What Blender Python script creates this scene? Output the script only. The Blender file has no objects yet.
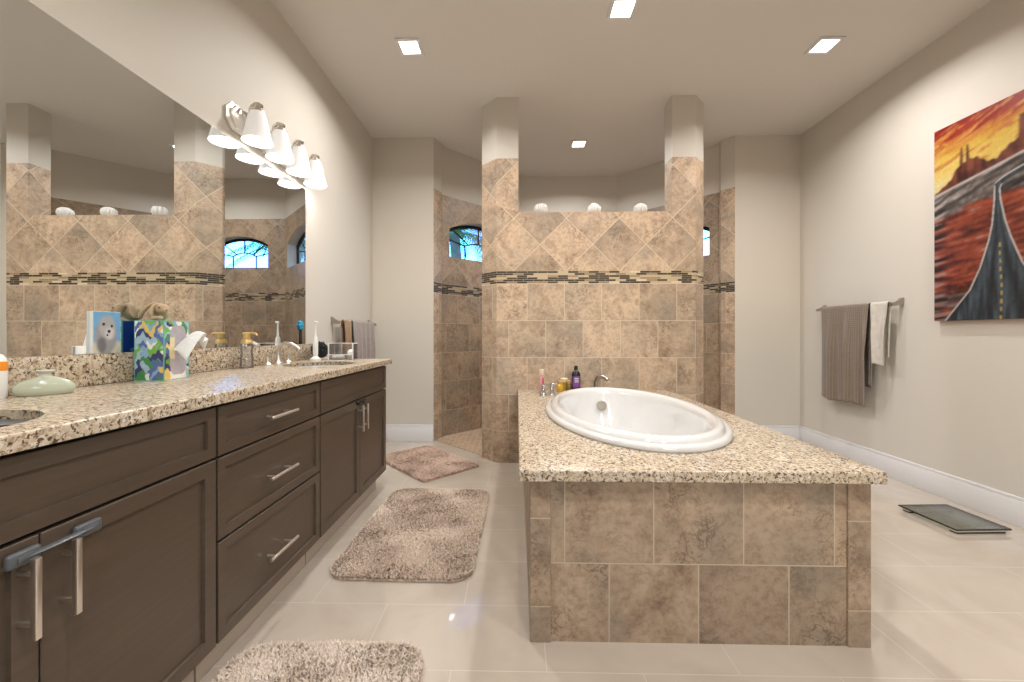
import bpy, bmesh, math, random
import numpy as np
from mathutils import Vector, Matrix
R = math.radians
rnd = random.Random(7)
S = bpy.context.scene
C = S.collection

# ------------------------------------------------------------------ camera
F_PX = 398.0
YAW = R(1.2)
PX, PY = 517 - F_PX*math.tan(YAW), 334.0
cam = bpy.data.cameras.new('camera')
cam.sensor_width = 36.0
cam.lens = 36.0*F_PX/1024
cam.shift_x = (512-PX)/1024
cam.shift_y = -(341-PY)/1024
cam.clip_start = 0.02
cob = bpy.data.objects.new('camera', cam); C.objects.link(cob)
cob.location = (0, 0, 1.075)
cob.rotation_euler = (R(90), 0, YAW)
S.camera = cob

# ------------------------------------------------------------------ world, exposure
S.view_settings.view_transform = 'Standard'
S.view_settings.look = 'None'
S.view_settings.gamma = 1
S.view_settings.use_curve_mapping = False
S.view_settings.exposure = 0.0
S.cycles.use_denoising = True
S.cycles.max_bounces = 10
S.cycles.sample_clamp_indirect = 4.0
W = bpy.data.worlds.new('sky'); S.world = W
W.use_nodes = True
wn = W.node_tree.nodes; wl = W.node_tree.links
sky = wn.new('ShaderNodeTexSky')
sky.sky_type = 'NISHITA'; sky.sun_disc = False
sky.sun_elevation = R(38); sky.sun_rotation = R(200); sky.air_density = 1.3; sky.ozone_density = 2.0
bg = wn['Background']; wl.new(sky.outputs[0], bg.inputs[0])
bg.inputs[1].default_value = 1.8

LAMP_W = 21.0          # each ceiling downlight
BULB_W = 2.1           # each vanity bulb

# ------------------------------------------------------------------ room sizes
H = 3.05
XL, XR = -1.457, 2.81
YF = 3.98              # far walls beside the shower
YB = -1.9              # wall behind the camera
TT = 2.54              # top of the tiling
YT = 3.32              # front of the tub wall
CT = 0.90              # vanity worktop height
DK = 0.613             # tub deck height

# ------------------------------------------------------------------ helpers
def tag(o, label=None, cat=None, group=None, kind=None):
    if label: o['label'] = label
    if cat: o['category'] = cat
    if group: o['group'] = group
    if kind: o['kind'] = kind
    return o
def empty(name, loc=(0, 0, 0), rz=0, label=None, cat=None, group=None, kind=None):
    o = bpy.data.objects.new(name, None); C.objects.link(o)
    o.location = loc; o.rotation_euler = (0, 0, rz); o.empty_display_size = .05
    return tag(o, label, cat, group, kind)
def copy_tree(o, parent=None):
    c = o.copy(); C.objects.link(c); c.parent = parent
    for ch in list(o.children): copy_tree(ch, c)
    return c
def smooth(me, ang=40):
    for p in me.polygons: p.use_smooth = True
    try: me.set_sharp_from_angle(angle=R(ang))
    except Exception: pass

class MB:
    """collects shapes; build() links them as one mesh object"""
    def __init__(s): s.bm = bmesh.new()
    def box(s, x0, x1, y0, y1, z0, z1, bev=0, seg=2, M=None, mi=0):
        b = bmesh.new()
        bmesh.ops.create_cube(b, size=1)
        bmesh.ops.transform(b, matrix=Matrix.Translation(((x0+x1)/2, (y0+y1)/2, (z0+z1)/2)) @ Matrix.Diagonal((abs(x1-x0), abs(y1-y0), abs(z1-z0), 1)), verts=b.verts)
        if bev: bmesh.ops.bevel(b, geom=b.edges[:], offset=bev, segments=seg, affect='EDGES', profile=.5)
        return s._add(b, M, mi)
    def _add(s, b, M=None, mi=0):
        if M is not None: bmesh.ops.transform(b, matrix=M, verts=b.verts)
        for f in b.faces: f.material_index = mi
        me = bpy.data.meshes.new('t'); b.to_mesh(me); b.free()
        s.bm.from_mesh(me); bpy.data.meshes.remove(me)
        return s
    def prism(s, pts, z0, z1, bev=0, M=None, mi=0, seg=2):
        b = bmesh.new()
        lo = [b.verts.new((x, y, z0)) for x, y in pts]; hi = [b.verts.new((x, y, z1)) for x, y in pts]
        b.faces.new(lo[::-1]); b.faces.new(hi)
        n = len(pts)
        for i in range(n): b.faces.new((lo[i], lo[(i+1) % n], hi[(i+1) % n], hi[i]))
        bmesh.ops.recalc_face_normals(b, faces=b.faces[:])
        if bev: bmesh.ops.bevel(b, geom=b.edges[:], offset=bev, segments=seg, affect='EDGES', profile=.5)
        return s._add(b, M, mi)
    def lathe(s, prof, n=32, M=None, mi=0, sx=1, sy=1, capb=True, capt=True, wob=None):
        b = bmesh.new(); rings = []
        for k, (r, z) in enumerate(prof):
            ring = []
            for i in range(n):
                a = 2*math.pi*i/n; rr = r*(1+(wob(a, k/len(prof)) if wob else 0))
                ring.append(b.verts.new((rr*math.cos(a)*sx, rr*math.sin(a)*sy, z)))
            rings.append(ring)
        for k in range(len(rings)-1):
            for i in range(n):
                b.faces.new((rings[k][i], rings[k][(i+1) % n], rings[k+1][(i+1) % n], rings[k+1][i]))
        if capb: b.faces.new(rings[0][::-1])
        if capt: b.faces.new(rings[-1])
        return s._add(b, M, mi)
    def tube(s, pts, r, n=12, M=None, mi=0, cap=True, flat=1.0):
        b = bmesh.new(); P = [Vector(p) for p in pts]; rings = []
        rr = r if isinstance(r, (list, tuple)) else [r]*len(P)
        up = Vector((0, 0, 1)); prev = None
        for k, p in enumerate(P):
            t = (P[min(k+1, len(P)-1)]-P[max(k-1, 0)]).normalized()
            if prev is None:
                a = t.cross(up)
                if a.length < 1e-3: a = t.cross(Vector((1, 0, 0)))
            else:
                a = prev - t*prev.dot(t)
            a.normalize(); prev = a; c = t.cross(a).normalized()
            rings.append([b.verts.new(p + a*rr[k]*math.cos(2*math.pi*i/n) + c*rr[k]*flat*math.sin(2*math.pi*i/n)) for i in range(n)])
        for k in range(len(rings)-1):
            for i in range(n):
                b.faces.new((rings[k][i], rings[k][(i+1) % n], rings[k+1][(i+1) % n], rings[k+1][i]))
        if cap: b.faces.new(rings[0][::-1]); b.faces.new(rings[-1])
        bmesh.ops.recalc_face_normals(b, faces=b.faces[:])
        return s._add(b, M, mi)
    def sphere(s, c, r, sx=1, sy=1, sz=1, n=24, M=None, mi=0, rot=None):
        b = bmesh.new(); bmesh.ops.create_uvsphere(b, u_segments=n, v_segments=n//2, radius=r)
        m = Matrix.Translation(c) @ (rot if rot is not None else Matrix.Identity(4)) @ Matrix.Diagonal((sx, sy, sz, 1))
        bmesh.ops.transform(b, matrix=m, verts=b.verts)
        return s._add(b, M, mi)
    def build(s, name, mats, parent=None, sm=40, label=None, cat=None, group=None, kind=None):
        me = bpy.data.meshes.new(name); s.bm.to_mesh(me); s.bm.free()
        if not isinstance(mats, (list, tuple)): mats = [mats]
        for m in mats: me.materials.append(m)
        if sm: smooth(me, sm)
        o = bpy.data.objects.new(name, me); C.objects.link(o)
        if parent is not None: o.parent = parent
        return tag(o, label, cat, group, kind)

def grid_mesh(name, P, mat, parent=None, sm=60, thick=0, cols=None, closed_u=False):
    """P: array (nu, nv, 3)"""
    nu, nv = P.shape[:2]
    vs = P.reshape(-1, 3); fs = []
    for i in range(nu-(0 if closed_u else 1)):
        for j in range(nv-1):
            a = i*nv+j; b = ((i+1) % nu)*nv+j
            fs.append((a, b, b+1, a+1))
    me = bpy.data.meshes.new(name); me.from_pydata(vs.tolist(), [], fs)
    if cols is not None:
        ca = me.color_attributes.new('paint', 'FLOAT_COLOR', 'POINT')
        arr = np.ones((len(vs), 4)); arr[:, :3] = cols.reshape(-1, 3)
        ca.data.foreach_set('color', arr.astype(np.float32).ravel())
    me.materials.append(mat)
    if sm: smooth(me, sm)
    o = bpy.data.objects.new(name, me); C.objects.link(o)
    if parent is not None: o.parent = parent
    if thick:
        m = o.modifiers.new('thick', 'SOLIDIFY'); m.thickness = thick; m.offset = 0
    return o
def srgb(r, g, b):
    f = lambda c: (c/255/12.92) if c/255 <= .04045 else ((c/255+.055)/1.055)**2.4
    return (f(r), f(g), f(b))

# ------------------------------------------------------------------ materials
def mat(name):
    m = bpy.data.materials.new(name); m.use_nodes = True
    nt = m.node_tree; return m, nt, nt.nodes['Principled BSDF']
def N(nt, t, **k):
    n = nt.nodes.new('ShaderNode'+t)
    for a, v in k.items():
        if a in n.inputs: n.inputs[a].default_value = v
        else: setattr(n, a, v)
    return n
def L(nt, a, b): nt.links.new(a, b)
def ramp(nt, fac, stops, interp='LINEAR'):
    r = nt.nodes.new('ShaderNodeValToRGB'); e = r.color_ramp; e.interpolation = interp
    while len(e.elements) < len(stops): e.elements.new(.5)
    for el, (p, c) in zip(e.elements, stops):
        el.position = p; el.color = (*c, 1) if len(c) == 3 else c
    L(nt, fac, r.inputs[0]); return r.outputs[0]
def mix(nt, fac, a, b, mode='MIX'):
    n = nt.nodes.new('ShaderNodeMix'); n.data_type = 'RGBA'; n.blend_type = mode
    def put(sock, v):
        if hasattr(v, 'links') or hasattr(v, 'is_linked'): L(nt, v, sock)
        elif isinstance(v, (int, float)): sock.default_value = v
        else: sock.default_value = (*v, 1)
    put(n.inputs[0], fac); put(n.inputs[6], a); put(n.inputs[7], b)
    return n.outputs[2]
def math_(nt, op, a, b=None, c=None):
    n = nt.nodes.new('ShaderNodeMath'); n.operation = op
    for i, v in enumerate((a, b, c)):
        if v is None: continue
        if isinstance(v, (int, float)): n.inputs[i].default_value = v
        else: L(nt, v, n.inputs[i])
    return n.outputs[0]
def bump(nt, bsdf, h, st=.2, dist=.01):
    b = N(nt, 'Bump'); b.inputs['Strength'].default_value = st; b.inputs['Distance'].default_value = dist
    L(nt, h, b.inputs['Height']); L(nt, b.outputs[0], bsdf.inputs['Normal'])
def plain(name, col, rough=.5, metal=0, coat=0, noise=0, nscale=40, emis=None, est=0, trans=0, ior=1.45, alpha=1, sss=0, bst=0):
    m, nt, b = mat(name)
    b.inputs['Base Color'].default_value = (*col, 1)
    b.inputs['Roughness'].default_value = rough; b.inputs['Metallic'].default_value = metal
    b.inputs['Coat Weight'].default_value = coat; b.inputs['IOR'].default_value = ior
    b.inputs['Transmission Weight'].default_value = trans
    if sss: b.inputs['Subsurface Weight'].default_value = sss; b.inputs['Subsurface Radius'].default_value = (.01, .008, .006)
    if emis: b.inputs['Emission Color'].default_value = (*emis, 1); b.inputs['Emission Strength'].default_value = est
    tc = N(nt, 'TexCoord'); nz = N(nt, 'TexNoise'); nz.inputs['Scale'].default_value = nscale; nz.inputs['Detail'].default_value = 5
    L(nt, tc.outputs['Object'], nz.inputs['Vector'])
    k = noise if noise else .03
    c = mix(nt, nz.outputs[0], tuple(v*(1-k) for v in col), tuple(min(1, v*(1+k)) for v in col))
    L(nt, c, b.inputs['Base Color'])
    if bst: bump(nt, b, nz.outputs[0], bst, .004)
    return m

M = {}
M['wall'] = plain('painted_wall', (.62, .58, .52), .6, noise=.02, nscale=120, bst=.05)
M['ceiling'] = plain('ceiling_paint', (.72, .69, .645), .8, noise=.02, nscale=90)
M['trim'] = plain('white_trim_paint', (.74, .74, .75), .35)
M['nickel'] = plain('brushed_nickel', (.80, .76, .71), .30, 1, noise=.06, nscale=200)
M['aged'] = plain('aged_nickel', (.40, .36, .32), .32, 1)
M['chrome'] = plain('chrome', (.70, .70, .71), .10, 1)
M['darkmetal'] = plain('dark_bronze', (.02, .025, .03), .4, .6)
M['porcelain'] = plain('white_porcelain', (.70, .695, .685), .10, coat=.8)
M['white'] = plain('white_plastic', (.82, .82, .80), .3)
M['black'] = plain('black_plastic', (.012, .012, .013), .3)
M['greyplastic'] = plain('grey_plastic', (.10, .11, .12), .3)
M['purple'] = plain('purple_label', srgb(120, 70, 140), .4)
M['pink'] = plain('pink_plastic', srgb(205, 110, 130), .35)
M['gold'] = plain('gold_cap', (.75, .52, .22), .3, .7)
M['amber'] = plain('amber_glass', (.55, .33, .03), .1, coat=.5)
M['blue'] = plain('blue_plastic', srgb(40, 150, 190), .4)
M['orange'] = plain('orange_label', srgb(240, 150, 40), .4)
M['greenglass'] = plain('pale_green_glaze', (.50, .54, .42), .15, coat=.7)
M['tissue'] = plain('tissue_paper', (.88, .88, .88), .9)
M['rubber'] = plain('black_rubber', (.02, .02, .02), .7)
M['toe'] = plain('toe_kick', (.55, .47, .39), .2)

def glass_mat(name, col=(1, 1, 1), clear=.88):
    m, nt, b = mat(name); nt.nodes.remove(b)
    out = nt.nodes['Material Output']
    tr = N(nt, 'BsdfTransparent'); tr.inputs[0].default_value = (*col, 1)
    gl = N(nt, 'BsdfGlossy'); gl.inputs['Roughness'].default_value = .02
    ms = N(nt, 'MixShader'); lw = N(nt, 'LayerWeight'); lw.inputs[0].default_value = .35
    f = math_(nt, 'MULTIPLY_ADD', lw.outputs['Fresnel'], .7, 1-clear)
    L(nt, f, ms.inputs[0]); L(nt, tr.outputs[0], ms.inputs[1]); L(nt, gl.outputs[0], ms.inputs[2])
    L(nt, ms.outputs[0], out.inputs[0]); return m
M['pane'] = glass_mat('window_glass', (.42, .72, 1.0), .97)  # blue tint put into the glass stands in for bluer daylight
M['clearpane'] = glass_mat('clear_window_glass', (1, .97, .92), .97)
M['clear'] = glass_mat('clear_plastic', (.94, .94, .97), .84)
M['scaleglass'] = glass_mat('scale_glass', (.93, .97, .93), .88)

# mirror
m, nt, b = mat('mirror_silver'); M['mirror'] = m
b.inputs['Base Color'].default_value = (.80, .83, .83, 1); b.inputs['Metallic'].default_value = 1; b.inputs['Roughness'].default_value = .004

# natural stone tile: uv in metres; v measured from the floor
def stone_nodes(nt, b, uvoff=(0, 0), strip=True, dark=1.0, tint=(1, 1, 1)):
    uv = N(nt, 'UVMap'); uv.uv_map = 'UVMap'
    def mapped(loc, rot=0):
        mp = N(nt, 'Mapping'); mp.inputs['Location'].default_value = (*loc, 0); mp.inputs['Rotation'].default_value = (0, 0, rot)
        L(nt, uv.outputs[0], mp.inputs[0]); return mp.outputs[0]
    def brick(vec, w, h, mort, off, c1=(0, 0, 0), c2=(1, 1, 1)):
        k = N(nt, 'TexBrick'); k.offset = off; k.offset_frequency = 2; k.squash = 1
        k.inputs['Scale'].default_value = 1; k.inputs['Brick Width'].default_value = w; k.inputs['Row Height'].default_value = h
        k.inputs['Mortar Size'].default_value = mort; k.inputs['Mortar Smooth'].default_value = .3
        k.inputs['Color1'].default_value = (*c1, 1); k.inputs['Color2'].default_value = (*c2, 1); k.inputs['Mortar'].default_value = (.5, .5, .5, 1)
        L(nt, vec, k.inputs['Vector']); return k
    A = brick(mapped(uvoff), .309, .307, .0025, .5)
    sep = N(nt, 'SeparateXYZ'); L(nt, uv.outputs[0], sep.inputs[0])
    rand, mort = A.outputs['Color'], A.outputs['Fac']
    if strip:
        # diamonds above the strip; one vertex-to-vertex diamond centred at u=.85, v=1.82
        d = .31; cx, cz = .85, 1.82
        c45 = math.sqrt(.5)
        lx, ly = cx*c45-cz*c45, cx*c45+cz*c45
        B = brick(mapped((-lx+d/2+d*40, -ly+d/2+d*40), R(45)), d, d, .0025, 0)
        up = math_(nt, 'GREATER_THAN', sep.outputs[1], 1.548)
        rand = mix(nt, up, rand, B.outputs['Color']); mort = mix(nt, up, mort, B.outputs['Fac'])
    # stone colour
    cv = N(nt, 'VectorMath'); cv.operation = 'SCALE'; L(nt, rand, cv.inputs[0]); cv.inputs['Scale'].default_value = 9.0
    av = N(nt, 'VectorMath'); av.operation = 'ADD'; L(nt, uv.outputs[0], av.inputs[0]); L(nt, cv.outputs[0], av.inputs[1])
    n1 = N(nt, 'TexNoise'); n1.inputs['Scale'].default_value = 7; n1.inputs['Detail'].default_value = 10; n1.inputs['Roughness'].default_value = .72; n1.inputs['Distortion'].default_value = .35
    n2 = N(nt, 'TexNoise'); n2.inputs['Scale'].default_value = 16; n2.inputs['Detail'].default_value = 8; n2.inputs['Roughness'].default_value = .68; n2.inputs['Distortion'].default_value = .45
    n3 = N(nt, 'TexNoise'); n3.inputs['Scale'].default_value = 2.6; n3.inputs['Detail'].default_value = 3
    for n in (n1, n2, n3): L(nt, av.outputs[0], n.inputs['Vector'])
    t = tuple(k*dark for k in tint)
    T = lambda r, g, bb: tuple(min(1, v*k) for v, k in zip(srgb(r, g, bb), t))
    c = ramp(nt, n1.outputs[0], [(.30, T(132, 110, 92)), (.43, T(170, 147, 124)), (.55, T(192, 170, 146)), (.70, T(172, 143, 118))])
    c = mix(nt, ramp(nt, n3.outputs[0], [(.46, (0, 0, 0)), (.68, (.8, .8, .8))]), c, T(150, 138, 122))
    ridge = math_(nt, 'ABSOLUTE', math_(nt, 'SUBTRACT', n2.outputs[0], .5))
    vein = ramp(nt, ridge, [(0, (1, 1, 1)), (.012, (.75, .75, .75)), (.035, (0, 0, 0)), (1, (0, 0, 0))])
    n4 = N(nt, 'TexNoise'); n4.inputs['Scale'].default_value = 4.5; n4.inputs['Detail'].default_value = 4; L(nt, av.outputs[0], n4.inputs['Vector'])
    where = ramp(nt, n4.outputs[0], [(.48, (.05, .05, .05)), (.66, (1, 1, 1))])
    c = mix(nt, math_(nt, 'MULTIPLY', math_(nt, 'MULTIPLY', vein, where), .7), c, T(88, 70, 54))
    n5 = N(nt, 'TexNoise'); n5.inputs['Scale'].default_value = 38; n5.inputs['Detail'].default_value = 6; n5.inputs['Roughness'].default_value = .75; L(nt, av.outputs[0], n5.inputs['Vector'])
    c = mix(nt, 1.0, c, ramp(nt, n5.outputs[0], [(.34, (.74, .71, .69)), (.52, (1, 1, 1)), (.70, (1.10, 1.09, 1.07))]), 'MULTIPLY')
    br = ramp(nt, rand, [(0, (.80, .79, .78)), (.5, (1, .98, .95)), (1, (1.10, 1.08, 1.05))])
    c = mix(nt, 1.0, c, br, 'MULTIPLY')
    c = mix(nt, mort, c, T(200, 184, 160))
    if strip:
        K = brick(mapped((0, -1.496+.0172*200)), .085, .0172, .0015, .37); K.offset_frequency = 3
        K.squash = 1
        kc = ramp(nt, K.outputs['Color'], [(0, T(44, 36, 30)), (.42, T(62, 50, 40)), (.46, T(176, 158, 128)), (.75, T(200, 184, 156)), (.8, T(140, 120, 92)), (1, T(170, 160, 140))], 'CONSTANT')
        kc = mix(nt, K.outputs['Fac'], kc, T(168, 152, 126))
        s = math_(nt, 'MULTIPLY', math_(nt, 'GREATER_THAN', sep.outputs[1], 1.496), math_(nt, 'LESS_THAN', sep.outputs[1], 1.600))
        c = mix(nt, s, c, kc)
    L(nt, c, b.inputs['Base Color'])
    b.inputs['Roughness'].default_value = .42
    hh = math_(nt, 'MULTIPLY_ADD', mort, -.6, math_(nt, 'MULTIPLY', n2.outputs[0], .35))
    bump(nt, b, hh, .35, .006)
m, nt, b = mat('stone_tile_walls'); M['tile'] = m; stone_nodes(nt, b, (-.085+.309*20, -.265+.307*20), dark=1.10, tint=(1, 1.01, 1.04))
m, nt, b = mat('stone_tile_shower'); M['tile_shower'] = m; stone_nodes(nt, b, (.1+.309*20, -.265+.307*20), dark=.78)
m, nt, b = mat('stone_tile_deck'); M['tile_deck'] = m; stone_nodes(nt, b, (-.167+.309*20, -.275+.307*21), strip=False, dark=.83)
m, nt, b = mat('stone_tile_border'); M['tile_border'] = m; stone_nodes(nt, b, (.12+.309*20, -.126+.307*20), strip=False, dark=.80)

# granite
def granite(name, dark=1.0, streak=0):
    m, nt, b = mat(name)
    tc = N(nt, 'TexCoord')
    T = lambda r, g, bb: tuple(v*dark for v in srgb(r, g, bb))
    def nz(s, d=4, r=.6, dist=0, sc=None):
        n = N(nt, 'TexNoise'); n.inputs['Scale'].default_value = s; n.inputs['Detail'].default_value = d; n.inputs['Roughness'].default_value = r; n.inputs['Distortion'].default_value = dist
        if sc:
            mp = N(nt, 'Mapping'); mp.inputs['Scale'].default_value = sc; L(nt, tc.outputs['Object'], mp.inputs[0]); L(nt, mp.outputs[0], n.inputs['Vector'])
        else: L(nt, tc.outputs['Object'], n.inputs['Vector'])
        return n.outputs[0]
    v = N(nt, 'TexVoronoi'); v.inputs['Scale'].default_value = 130; L(nt, tc.outputs['Object'], v.inputs['Vector'])
    vs = N(nt, 'SeparateColor'); L(nt, v.outputs['Color'], vs.inputs[0])
    c = ramp(nt, vs.outputs[0], [(0, T(212, 198, 176)), (.3, T(196, 178, 152)), (.6, T(220, 210, 192)), (.8, T(174, 155, 132)), (1, T(226, 217, 202))])
    br = ramp(nt, nz(60, 4, .65), [(.52, (0, 0, 0)), (.62, (1, 1, 1))])
    c = mix(nt, math_(nt, 'MULTIPLY', br, .7), c, T(136, 108, 78))
    if streak:
        st = ramp(nt, nz(7, 5, .6, .6, (2.2, 1, 1)), [(.42, (0, 0, 0)), (.64, (1, 1, 1))])
        c = mix(nt, math_(nt, 'MULTIPLY', st, streak), c, T(184, 160, 128))
    bk = ramp(nt, nz(100, 3, .6, .4), [(.555, (0, 0, 0)), (.605, (1, 1, 1))])
    c = mix(nt, math_(nt, 'MULTIPLY', bk, .9), c, T(58, 47, 38))
    v2 = N(nt, 'TexVoronoi'); v2.inputs['Scale'].default_value = 80; L(nt, tc.outputs['Object'], v2.inputs['Vector'])
    sp = ramp(nt, v2.outputs['Distance'], [(.16, (1, 1, 1)), (.22, (0, 0, 0))])
    c = mix(nt, math_(nt, 'MULTIPLY', sp, .6), c, T(90, 70, 52))
    L(nt, c, b.inputs['Base Color']); b.inputs['Roughness'].default_value = .24
    return m
M['granite'] = granite('speckled_granite', .95, .35)

# floor tile, running bond along x, 0.61 x 0.31
m, nt, b = mat('cream_floor_tile'); M['floor'] = m
tc = N(nt, 'TexCoord'); mp = N(nt, 'Mapping'); mp.inputs['Location'].default_value = (-.40+.61*10, -1.268+.307*20, 0)
L(nt, tc.outputs['Object'], mp.inputs[0])
k = N(nt, 'TexBrick'); k.offset = .5
for a, v in (('Scale', 1), ('Brick Width', .61), ('Row Height', .307), ('Mortar Size', .0018), ('Mortar Smooth', .2)): k.inputs[a].default_value = v
k.inputs['Color1'].default_value = (0, 0, 0, 1); k.inputs['Color2'].default_value = (1, 1, 1, 1)
L(nt, mp.outputs[0], k.inputs['Vector'])
n1 = N(nt, 'TexNoise'); n1.inputs['Scale'].default_value = 2.2; n1.inputs['Detail'].default_value = 6; n1.inputs['Distortion'].default_value = 1.5
L(nt, tc.outputs['Object'], n1.inputs['Vector'])
c = ramp(nt, n1.outputs[0], [(.35, (.470, .405, .335)), (.65, (.54, .475, .405))])
c = mix(nt, math_(nt, 'MULTIPLY', k.outputs['Color'], .10), c, (.50, .43, .36))
c = mix(nt, math_(nt, 'MULTIPLY', k.outputs['Fac'], .75), c, (.64, .57, .50))
L(nt, c, b.inputs['Base Color']); b.inputs['Roughness'].default_value = .16; b.inputs['Coat Weight'].default_value = .9; b.inputs['Coat Roughness'].default_value = .02
bump(nt, b, k.outputs['Fac'], .08, -.002)

# shower floor mosaic
m, nt, b = mat('shower_floor_mosaic'); M['mosaic'] = m
tc = N(nt, 'TexCoord'); k = N(nt, 'TexBrick'); k.offset = 0
for a, v in (('Scale', 1), ('Brick Width', .052), ('Row Height', .052), ('Mortar Size', .003)): k.inputs[a].default_value = v
k.inputs['Color1'].default_value = (*srgb(170, 142, 118), 1); k.inputs['Color2'].default_value = (*srgb(196, 172, 146), 1); k.inputs['Mortar'].default_value = (*srgb(205, 190, 170), 1)
L(nt, tc.outputs['Object'], k.inputs['Vector']); L(nt, k.outputs['Color'], b.inputs['Base Color']); b.inputs['Roughness'].default_value = .3

# espresso cabinet wood
m, nt, b = mat('espresso_wood'); M['wood'] = m
tc = N(nt, 'TexCoord'); mp = N(nt, 'Mapping'); mp.inputs['Scale'].default_value = (10, 2, 60); L(nt, tc.outputs['Object'], mp.inputs[0])
n1 = N(nt, 'TexNoise'); n1.inputs['Scale'].default_value = 1.5; n1.inputs['Detail'].default_value = 6; L(nt, mp.outputs[0], n1.inputs['Vector'])
n2 = N(nt, 'TexNoise'); n2.inputs['Scale'].default_value = 9; n2.inputs['Detail'].default_value = 6; L(nt, tc.outputs['Object'], n2.inputs['Vector'])
c = mix(nt, n1.outputs[0], (.072, .051, .036), (.112, .082, .059))
c = mix(nt, ramp(nt, n2.outputs[0], [(.62, (0, 0, 0)), (.75, (.5, .5, .5))]), c, (.13, .09, .06))
L(nt, c, b.inputs['Base Color']); b.inputs['Roughness'].default_value = .33; bump(nt, b, n1.outputs[0], .04, .002)
M['woodgap'] = plain('cabinet_gap', (.012, .009, .007), .7)

# painted art (colours in a vertex attribute)
def paintmat(name, rough):
    m, nt, b = mat(name); a = N(nt, 'VertexColor'); a.layer_name = 'paint'
    n = N(nt, 'TexNoise'); n.inputs['Scale'].default_value = 60; tc = N(nt, 'TexCoord'); L(nt, tc.outputs['Object'], n.inputs['Vector'])
    c = mix(nt, 1.0, a.outputs[0], ramp(nt, n.outputs[0], [(.3, (.92, .92, .92)), (.7, (1.06, 1.06, 1.06))]), 'MULTIPLY')
    L(nt, c, b.inputs['Base Color']); b.inputs['Roughness'].default_value = rough; return m
M['paint'] = paintmat('painted_canvas', .35)
M['print'] = paintmat('printed_card', .4)

# fabrics
def fabric(name, col, waffle=0, dark=.7, sc=90):
    m, nt, b = mat(name); tc = N(nt, 'TexCoord')
    n = N(nt, 'TexNoise'); n.inputs['Scale'].default_value = 30; n.inputs['Detail'].default_value = 6; L(nt, tc.outputs['Object'], n.inputs['Vector'])
    c = mix(nt, n.outputs[0], tuple(v*dark for v in col), tuple(v*1.15 for v in col))
    if waffle:
        uv = N(nt, 'UVMap'); uv.uv_map = 'UVMap'
        k = N(nt, 'TexBrick'); k.offset = 0
        for a, v in (('Scale', 1), ('Brick Width', waffle), ('Row Height', waffle), ('Mortar Size', waffle*.28), ('Mortar Smooth', 1)): k.inputs[a].default_value = v
        L(nt, uv.outputs[0], k.inputs['Vector'])
        c = mix(nt, math_(nt, 'MULTIPLY', k.outputs['Fac'], .75), c, tuple(v*1.7 for v in col))
        bump(nt, b, k.outputs['Fac'], .5, .004)
    else: bump(nt, b, n.outputs[0], .3, .004)
    L(nt, c, b.inputs['Base Color']); b.inputs['Roughness'].default_value = .95
    b.inputs['Sheen Weight'].default_value = .3
    return m
M['towel'] = fabric('taupe_waffle_towel', srgb(112, 99, 86), .017)
M['whitecloth'] = fabric('white_cloth', srgb(205, 198, 188))
M['greytowel'] = fabric('grey_towel', srgb(150, 138, 132))
M['plush'] = fabric('beige_plush', srgb(190, 165, 132), sc=60)

def shag(name, ca, cb):
    m, nt, b = mat(name); tc = N(nt, 'TexCoord')
    n = N(nt, 'TexNoise'); n.inputs['Scale'].default_value = 3.2; n.inputs['Detail'].default_value = 4; L(nt, tc.outputs['Object'], n.inputs['Vector'])
    n2 = N(nt, 'TexNoise'); n2.inputs['Scale'].default_value = 70; n2.inputs['Detail'].default_value = 3; L(nt, tc.outputs['Object'], n2.inputs['Vector'])
    f = math_(nt, 'ADD', math_(nt, 'MULTIPLY', n.outputs[0], .6), math_(nt, 'MULTIPLY', n2.outputs[0], .4))
    L(nt, ramp(nt, f, [(.38, ca), (.60, cb)]), b.inputs['Base Color']); b.inputs['Roughness'].default_value = .95
    b.inputs['Sheen Weight'].default_value = .2; return m
M['mat'] = shag('taupe_shag', srgb(188, 166, 146), srgb(226, 208, 190))
M['matpale'] = shag('pale_taupe_shag', srgb(204, 186, 168), srgb(236, 222, 208))
M['matpink'] = shag('brown_shag', srgb(172, 144, 126), srgb(216, 190, 172))
M['leaf'] = plain('palm_leaf', (.10, .28, .06), .5, noise=.4, nscale=6)
M['bark'] = plain('palm_bark', (.22, .17, .12), .9, noise=.4, nscale=12)
M['lens'] = plain('lamp_lens', (1, 1, 1), .5, emis=(1, .93, .86), est=9)
M['shade'] = plain('frosted_shade', (.8, .8, .8), .4, emis=(1, .97, .93), est=.28)
M['bulb'] = plain('bulb_glow', (1, 1, 1), .5, emis=(1, .93, .84), est=7)

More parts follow.
